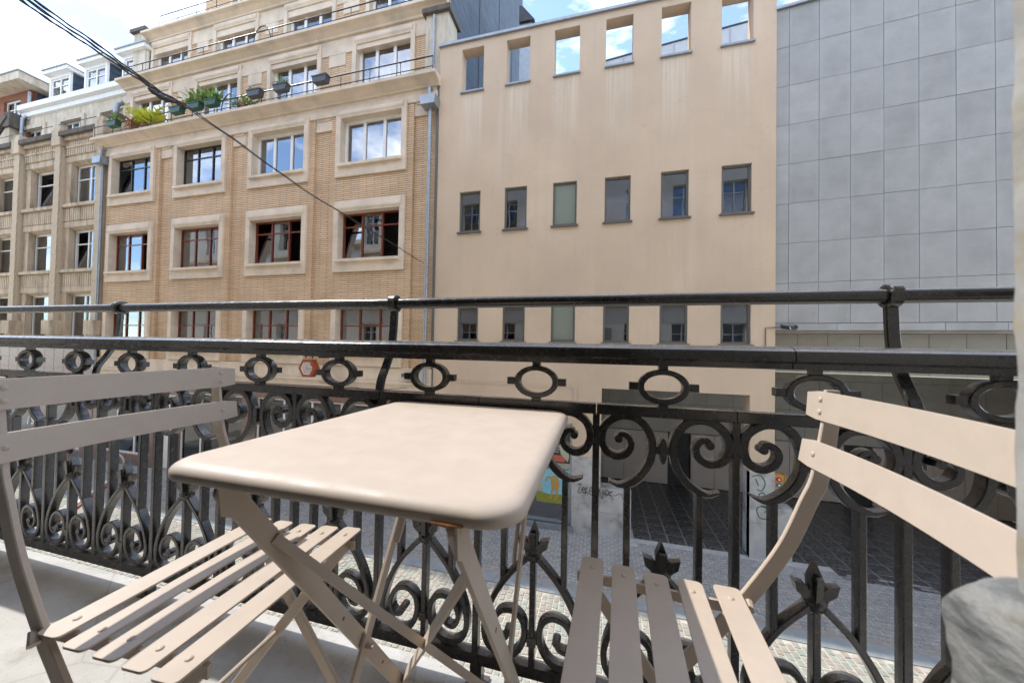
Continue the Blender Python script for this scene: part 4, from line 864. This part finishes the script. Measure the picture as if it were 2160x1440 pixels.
# ================================================================== hanging sign
sg = thing('hanging_sign', 'dark red hexagonal sign box with white cube maze emblem above the shops', 'sign', (-9.3, 9.3, -.80)); 
hexp = [(.35*math.cos(math.radians(60*k)), .335*math.sin(math.radians(60*k))) for k in range(6)]
sgb = thing('x', '', '', (0, 0, 0)); bpy.data.objects.remove(sgb)
sb_ = B().prism(hexp, lambda a, c, d: (a, d, c), -.09, .09).ob('sign_box', 'sign_red', sg)
def stroke(b, pts, w, y): b.ribbon(pts, w, y-.003, y, .0004)
em = B(); R_ = .235
c0 = (0, 0); V = [(R_*math.cos(math.radians(60*k)), R_*.97*math.sin(math.radians(60*k))) for k in range(6)]
stroke(em, [V[2], V[3], V[4], V[5]], .022, -.091)
def rhomb(o, u, v, n, kind):
    for k in range(n):
        t = (k+.5)/n; p = (o[0]+u[0]*t+v[0]*.08, o[1]+u[1]*t+v[1]*.08); q = (o[0]+u[0]*t+v[0]*.92, o[1]+u[1]*t+v[1]*.92)
        stroke(em, [p, q], .017, -.0915)
        if kind and k % 2 == 0 and k+1 < n:
            t2 = (k+1.5)/n; e = .92 if (k//2) % 2 == 0 else .08
            stroke(em, [(o[0]+u[0]*t+v[0]*e, o[1]+u[1]*t+v[1]*e), (o[0]+u[0]*t2+v[0]*e, o[1]+u[1]*t2+v[1]*e)], .017, -.0915)
rhomb((0, 0), V[4], V[2], 6, False); rhomb((0, 0), V[2], V[0], 6, True); rhomb((0, 0), V[0], V[4], 6, False)
em.ob('emblem', 'sign_white', sg)
B().box(-.22, .42, -.02, .02, .385, .415).box(-.16, -.12, -.012, .012, .32, .39).box(.1, .14, -.012, .012, .32, .39).box(.38, .46, -.03, .7, .34, .46).ob('bracket', 'black_frame', sg)
# ================================================================== posters in the shop window
ps = thing('painted_poster', 'bright poster of an ochre long-legged animal on a green field under blue sky', 'poster', (-1.27, 10.0, -4.49))
B().box(-.47, .47, .028, .036, 0, .98).ob('sky_panel', 'sky_paint', ps); B().prism([(-.47, 0), (.47, 0), (.47, .2), (.2, .27), (-.1, .24), (-.47, .32)], lambda a, c, d: (a, d, c), .024, .028).ob('field', 'field_paint', ps)
an = B().prism([(-.02, .40), (.10, .36), (.18, .42), (.19, .6), (.13, .78), (.02, .8), (-.05, .66)], lambda a, c, d: (a, d, c), .020, .024)
for p in ([(.0, .42), (-.03, .2), (-.08, .1)], [(.14, .42), (.13, .22), (.08, .08)], [(.0, .72), (-.16, .74), (-.2, .6)]): an.ribbon(p, .05, .021, .024, .001)
an.ob('animal_figure', 'ochre_paint', ps); B().prism([(.15, .8), (.40, .82), (.44, .92), (.25, .95), (.12, .9)], lambda a, c, d: (a, d, c), .022, .026).ob('cloud', 'cloud_pink', ps)
disc(B(), -.36, .42, .10, .021, .025).ob('bush', 'poster_sage', ps)
p2 = thing('dark_poster', 'dark patterned poster with red band and pale sage shape, above the bright poster', 'poster', (-1.22, 10.0, -3.32))
B().box(-.44, .44, .028, .036, 0, 1.06).ob('print', 'poster_black', p2); B().box(-.42, .30, .024, .028, .04, .22).ob('red_band', 'poster_red', p2)
B().prism([(.18, .25), (.38, .05), (.42, .2), (.36, .5), (.2, .6), (.12, .5)], lambda a, c, d: (a, d, c), .022, .026).ob('sage_shape', 'poster_sage', p2)
for k in range(9): B().box(-.40+.06*(k % 2), .12+.05*(k % 3), .025, .028, .30+k*.075, .335+k*.075).ob('line_of_print', ('poster_teal', 'poster_sage', 'poster_red')[k % 3] if k > 4 else 'porch_tile_wall', p2)
# ================================================================== switch box and security cameras on the porch corner
bx = thing('switch_box', 'yellow control box with red and blue buttons on the pillar side', 'control box', (4.40, 10.10, -3.42))
B().box(-.10, .13, -.08, .10, 0, .36).ob('casing', 'box_yellow', bx, None); B().box(.132, .15, -.10, .12, -.02, .38).ob('hinged_lid', 'box_yellow', bx)
for z, m in ((.25, 'knob_red'), (.11, 'knob_blue')): b = disc(B(), 0, z, .055, -.10, -.08, 16); b.ob('button', m, bx); disc(B(), 0, z, .02, -.11, -.10, 12).ob('button_label', 'sign_white', bx)
for k, (x, rz, lb_) in enumerate(((4.47, .5, 'small black security camera beside the tan corner, nearer the tan wall'), (4.70, -.6, 'small black security camera pointing right under the grey slabs'))):
    c = thing('security_camera', lb_, 'camera', (x, 9.93, .66), rz, 'security cameras at the porch corner')
    B().tube([(0, -.14, -.05), (0, -.10, -.04), (0, .06, -.01), (0, .09, 0)], [.048, .050, .045, .02], 14).ob('camera_body', 'black_frame', c, 50)
    disc(B(), 0, -.05, .032, -.146, -.14, 14).ob('lens', 'glass_blue', c); B().tube([(0, .03, -.02), (0, .05, .03), (0, .10, .04)], .014, 8).ob('mount_arm', 'black_frame', c, 50)
# ================================================================== overhead cables
def rayp(px, py, Y):
    d = _r*((px-1080)/720) - _u*((py-720)/720) + _f; return d*(Y/d.y)
oc = thing('overhead_cable', 'bundle of black telephone cables slung across the street to the brick wall', 'cable', tuple(rayp(905, 562, 9.95)))
base = [(905, 562, 9.95), (790, 492, 9.1), (640, 400, 8.0), (500, 300, 7.0), (385, 222, 6.2), (330, 190, 5.8), (200, 98, 4.9), (60, 2, 4.0), (-120, -140, 3.1)]
for k in range(6):
    pts = []
    for i, (x, y, Y) in enumerate(base):
        if k > 1 and i < 4: continue
        spread = {0: 1, 1: 3, 2: 4, 3: 5, 4: 8, 5: 6, 6: 17, 7: 26, 8: 40}[i]; ph = k*1.05+i*.9
        p = rayp(x, y, Y); s_ = spread*Y/720
        pts.append(p+Vector((0, math.cos(ph)*s_*.5, math.sin(k*1.05)*s_*.75)))
    pts = smoothpath([tuple(p) for p in pts], 60)
    pts = [(p[0], p[1]+.012*math.sin(j*1.3+k*2), p[2]+.012*math.cos(j*1.1+k)) for j, p in enumerate(pts)]
    n_ = len(pts); ob = B().tube(pts, .017 if k > 1 else [lerp(.005, .016, min(1, j/(n_*.55))) for j in range(n_)], 6).ob('strand', 'cable_black', oc, 60, loc=tuple(-Vector(oc.location)))
cl = smoothpath([tuple(rayp(x, y, Y)) for x, y, Y in ((312, 186, 5.62), (335, 202, 5.78), (352, 210, 5.9), (372, 216, 6.02))], 12)
B().tube(cl, [.02, .045, .06, .045, .065, .07, .05, .065, .055, .045, .035, .02], 8).ob('cable_joint', 'cable_black', oc, 60, loc=tuple(-Vector(oc.location)))
# ================================================================== planters on the brick building's balcony
def foliage(kind, n, w, h, rnd):
    b = B()
    for _ in range(n):
        a = rnd.uniform(0, 6.28); x0 = rnd.uniform(-w, w); y0 = rnd.uniform(-.08, .08); L = h*rnd.uniform(.5, 1.15); sp = rnd.uniform(.2, 1.0)
        dr = Vector((math.cos(a)*sp+x0*.4/w, math.sin(a)*sp*.7, 1)).normalized(); wd = L*(.10 if kind != 'fern' else .07); p = Vector((x0, y0, .0)); side = dr.cross(Vector((0, 0, 1))); side = (side if side.length > .01 else Vector((1, 0, 0))).normalized()
        prev = None
        for s_ in range(6):
            t = s_/5; c = p+dr*L*t+Vector((0, 0, -1))*L*sp*.75*t*t; ww = wd*math.sin(.25+2.7*t)
            if kind == 'fern' and s_:
                for sg_ in (-1, 1):
                    for q_ in (0, .5):
                        c2 = c-dr*L*.2*q_; e = c2+side*sg_*L*.26*(1.1-t)+dr*L*.06; m = dr*L*.035; b.quad(tuple(c2-m), tuple(e-m*.3), tuple(e+m*.3), tuple(c2+m))
            cur = (c-side*ww*.5, c+side*ww*.5)
            if prev: b.quad(tuple(prev[0]), tuple(prev[1]), tuple(cur[1]), tuple(cur[0]))
            prev = cur
    return b
rnd = random.Random(5)
PLN = [(-20.0, 'pot_green', 'leaf_green', 26, .25, .32, 'reed', 'dark green balcony trough nearest the left corner with sparse trailing leaves'),
       (-19.2, 'pot_clay', 'leaf_dry', 60, .16, .55, 'reed', 'pot of rust-red withered plant beside the yellow fern'),
       (-18.5, 'pot_clay', 'leaf_fern', 26, .18, 1.05, 'fern', 'large yellow-green fern on the brick balcony'),
       (-16.3, 'pot_green', 'leaf_dry', 30, .22, .30, 'reed', 'dark green trough with a dry brown plant under the cable'),
       (-15.3, 'pot_green', 'leaf_green', 70, .34, .62, 'reed', 'dark green trough with tall feathery green plant'),
       (-14.45, 'pot_green', 'leaf_green', 50, .3, .45, 'reed', 'raised dark green trough with spidery leaves beside the rail hoop'),
       (-13.25, 'pot_clay', 'leaf_green', 60, .4, .4, 'reed', 'leafy green plant low behind the rail hoop'),
       (-12.35, 'pot_grey', 'leaf_green', 16, .22, .26, 'reed', 'grey plastic trough left of the two other grey ones, with a small tuft'),
       (-11.15, 'pot_grey', 'leaf_green', 34, .12, .34, 'reed', 'grey plastic trough with bright green sprig on its left end'),
       (-9.45, 'pot_grey', 'leaf_green', 5, .10, .2, 'reed', 'grey plastic trough at the right, almost empty')]
for x, pm_, lm, n, w, h, kd, lab in PLN:
    on_rail = pm_ != 'pot_clay'; zb = 9.0 if on_rail else 8.76; y = 9.60 if on_rail else 9.84; t = thing('planter', lab, 'planter', (x, y, zb), 0, 'planters on the brick balcony')
    if on_rail: B().prism([(-.30, .22), (.30, .22), (.25, 0), (-.25, 0)], lambda a, c, d: (a, d, c), -.11, .09).box(-.315, .315, -.125, .105, .20, .235).ob('trough', pm_, t)
    else: B().tube([(0, 0, 0), (0, 0, .24), (0, 0, .27)], [.10, .15, .16], 14).ob('pot', pm_, t, 40)
    foliage(kd, int(n*1.5), w*1.15, h*1.3, rnd).ob('foliage', lm, t, loc=(0, 0, .22))
# ================================================================== small things far down the street
hp_ = thing('bicycle_hoop', 'bent steel bicycle hoop on the pavement before the shop windows', 'bicycle stand', (-18.0, 9.1, G))
B().tube([(-.38, 0, 0), (-.38, 0, .5)]+[(-.38+.38*(1-math.cos(a)), 0, .5+.30*math.sin(a)) for a in [math.pi*k/12 for k in range(1, 12)]]+[(.38, 0, .5), (.38, 0, 0)], .028, 10).ob('tube', 'steel', hp_, 50)
st_ = thing('cable_ramp', 'long grey strip with a red edge laid slantwise across the road', 'cable ramp', (-15.9, 7.0, G))
pa, pb2 = Vector((-14.1, 5.2, 0)), Vector((-17.6, 8.6, 0)); dd = (pb2-pa).normalized(); nn_ = Vector((-dd.y, dd.x, 0)); o_ = Vector((15.9, -7.0, 0))
for off, w, h, m in ((0, .16, .05, 'kerb_stone'), (.13, .08, .055, 'sign_white'), (.22, .10, .05, 'granite_brown'), (.285, .03, .05, 'tape_red')):
    B().bar(tuple(pa+o_-nn_*off+Vector((0, 0, h/2+.01))), tuple(pb2+o_-nn_*off+Vector((0, 0, h/2+.01))), h, w, (0, 0, 1)).ob('strip', m, st_)
# a passer-by, seen between the chair slats
pe = thing('person', 'person walking on the far pavement in black shorts, carrying a pink bag', 'person', (-20.75, 8.95, G), math.radians(35))
sk = [((0, 0, .98), .135), ((0, 0, 1.18), .125), ((0, .01, 1.40), .15), ((0, .0, 1.50), .06), ((0, -.02, 1.60), .085), ((0, -.03, 1.72), .075)]
V_ = [p for p, r in sk]; Rr = [r for p, r in sk]; Ed = [(i, i+1) for i in range(5)]
def limb(root, pts):
    prev = root
    for p, r in pts: V_.append(p); Rr.append(r); Ed.append((prev, len(V_)-1)); prev = len(V_)-1
limb(0, [((.11, 0, .88), .095), ((.12, -.16, .50), .062), ((.12, -.12, .10), .042), ((.12, -.26, .04), .035)])
limb(0, [((-.11, 0, .88), .095), ((-.12, .10, .50), .062), ((-.12, .34, .14), .042), ((-.12, .26, .04), .035)])
limb(2, [((.20, .0, 1.40), .06), ((.25, .06, 1.12), .045), ((.26, -.04, .86), .034), ((.26, -.06, .76), .03)])
limb(2, [((-.20, .0, 1.40), .06), ((-.26, .02, 1.12), .045), ((-.27, -.10, .90), .034), ((-.27, -.13, .80), .03)])
me = bpy.data.meshes.new('body'); me.from_pydata(V_, Ed, []); bo = put('body', me, 'skin', pe)
md = bo.modifiers.new('skin', 'SKIN'); 
for i, r in enumerate(Rr): me.skin_vertices[0].data[i].radius = (r, r)
me.skin_vertices[0].data[0].use_root = True; bo.modifiers.new('sub', 'SUBSURF').levels = 2; bo.modifiers['sub'].render_levels = 2
def cyl(rs, name, mat, par): B().loft([[(cx+rx*math.cos(a), cy+ry*math.sin(a), z) for a in [6.28318*k/16 for k in range(16)]] for cx, cy, z, rx, ry in rs]).ob(name, mat, par, 60)
cyl([(0, 0, .92, .19, .145), (0, 0, 1.15, .165, .14), (0, 0, 1.36, .21, .16), (0, 0, 1.49, .12, .10)], 'shirt', 'shirt_black', pe)
cyl([(.115, -.06, .62, .105, .11), (.11, -.02, .80, .115, .125), (.07, 0, .98, .13, .15)], 'shorts', 'shirt_black', pe); cyl([(-.118, .06, .62, .105, .11), (-.11, .03, .80, .115, .125), (-.07, 0, .98, .13, .15)], 'shorts', 'shirt_black', pe)
cyl([(0, .0, 1.56, .09, .1), (0, .01, 1.68, .10, .115), (0, 0, 1.77, .07, .085), (0, 0, 1.80, .02, .02)], 'hair', 'hair_dark', pe)
bg_ = thing('pink_bag', 'small pink carrier bag hanging from the passer-by\'s hand', 'bag', (-21.05, 8.72, G+.42)); B().prism([(-.07, 0), (.07, 0), (.085, .24), (.03, .36), (-.03, .36), (-.085, .24)], lambda a, c, d: (a, d, c), -.05, .05).ob('bag_body', 'bag_pink', bg_)
sb2 = thing('blue_bag', 'bright blue shoulder bag at the passer-by\'s hip', 'bag', (-20.42, 9.05, G+.86)); cyl([(0, 0, 0, .13, .08), (0, 0, .1, .17, .10), (0, 0, .26, .14, .08)], 'bag_body', 'bag_blue', sb2)
B().tube(smoothpath([(-.1, 0, .24), (-.12, .0, .45), (0, 0, .62), (.1, 0, .45), (.1, 0, .24)], 14), .012, 6).ob('strap', 'shirt_black', sb2)
# ------------------------------------------------------------------ lift everything so that the street is at z = 0
for o in list(SC.objects):
    if o.parent is None and o.type in {'MESH', 'EMPTY', 'CAMERA', 'LIGHT'}: o.location.z += EYE
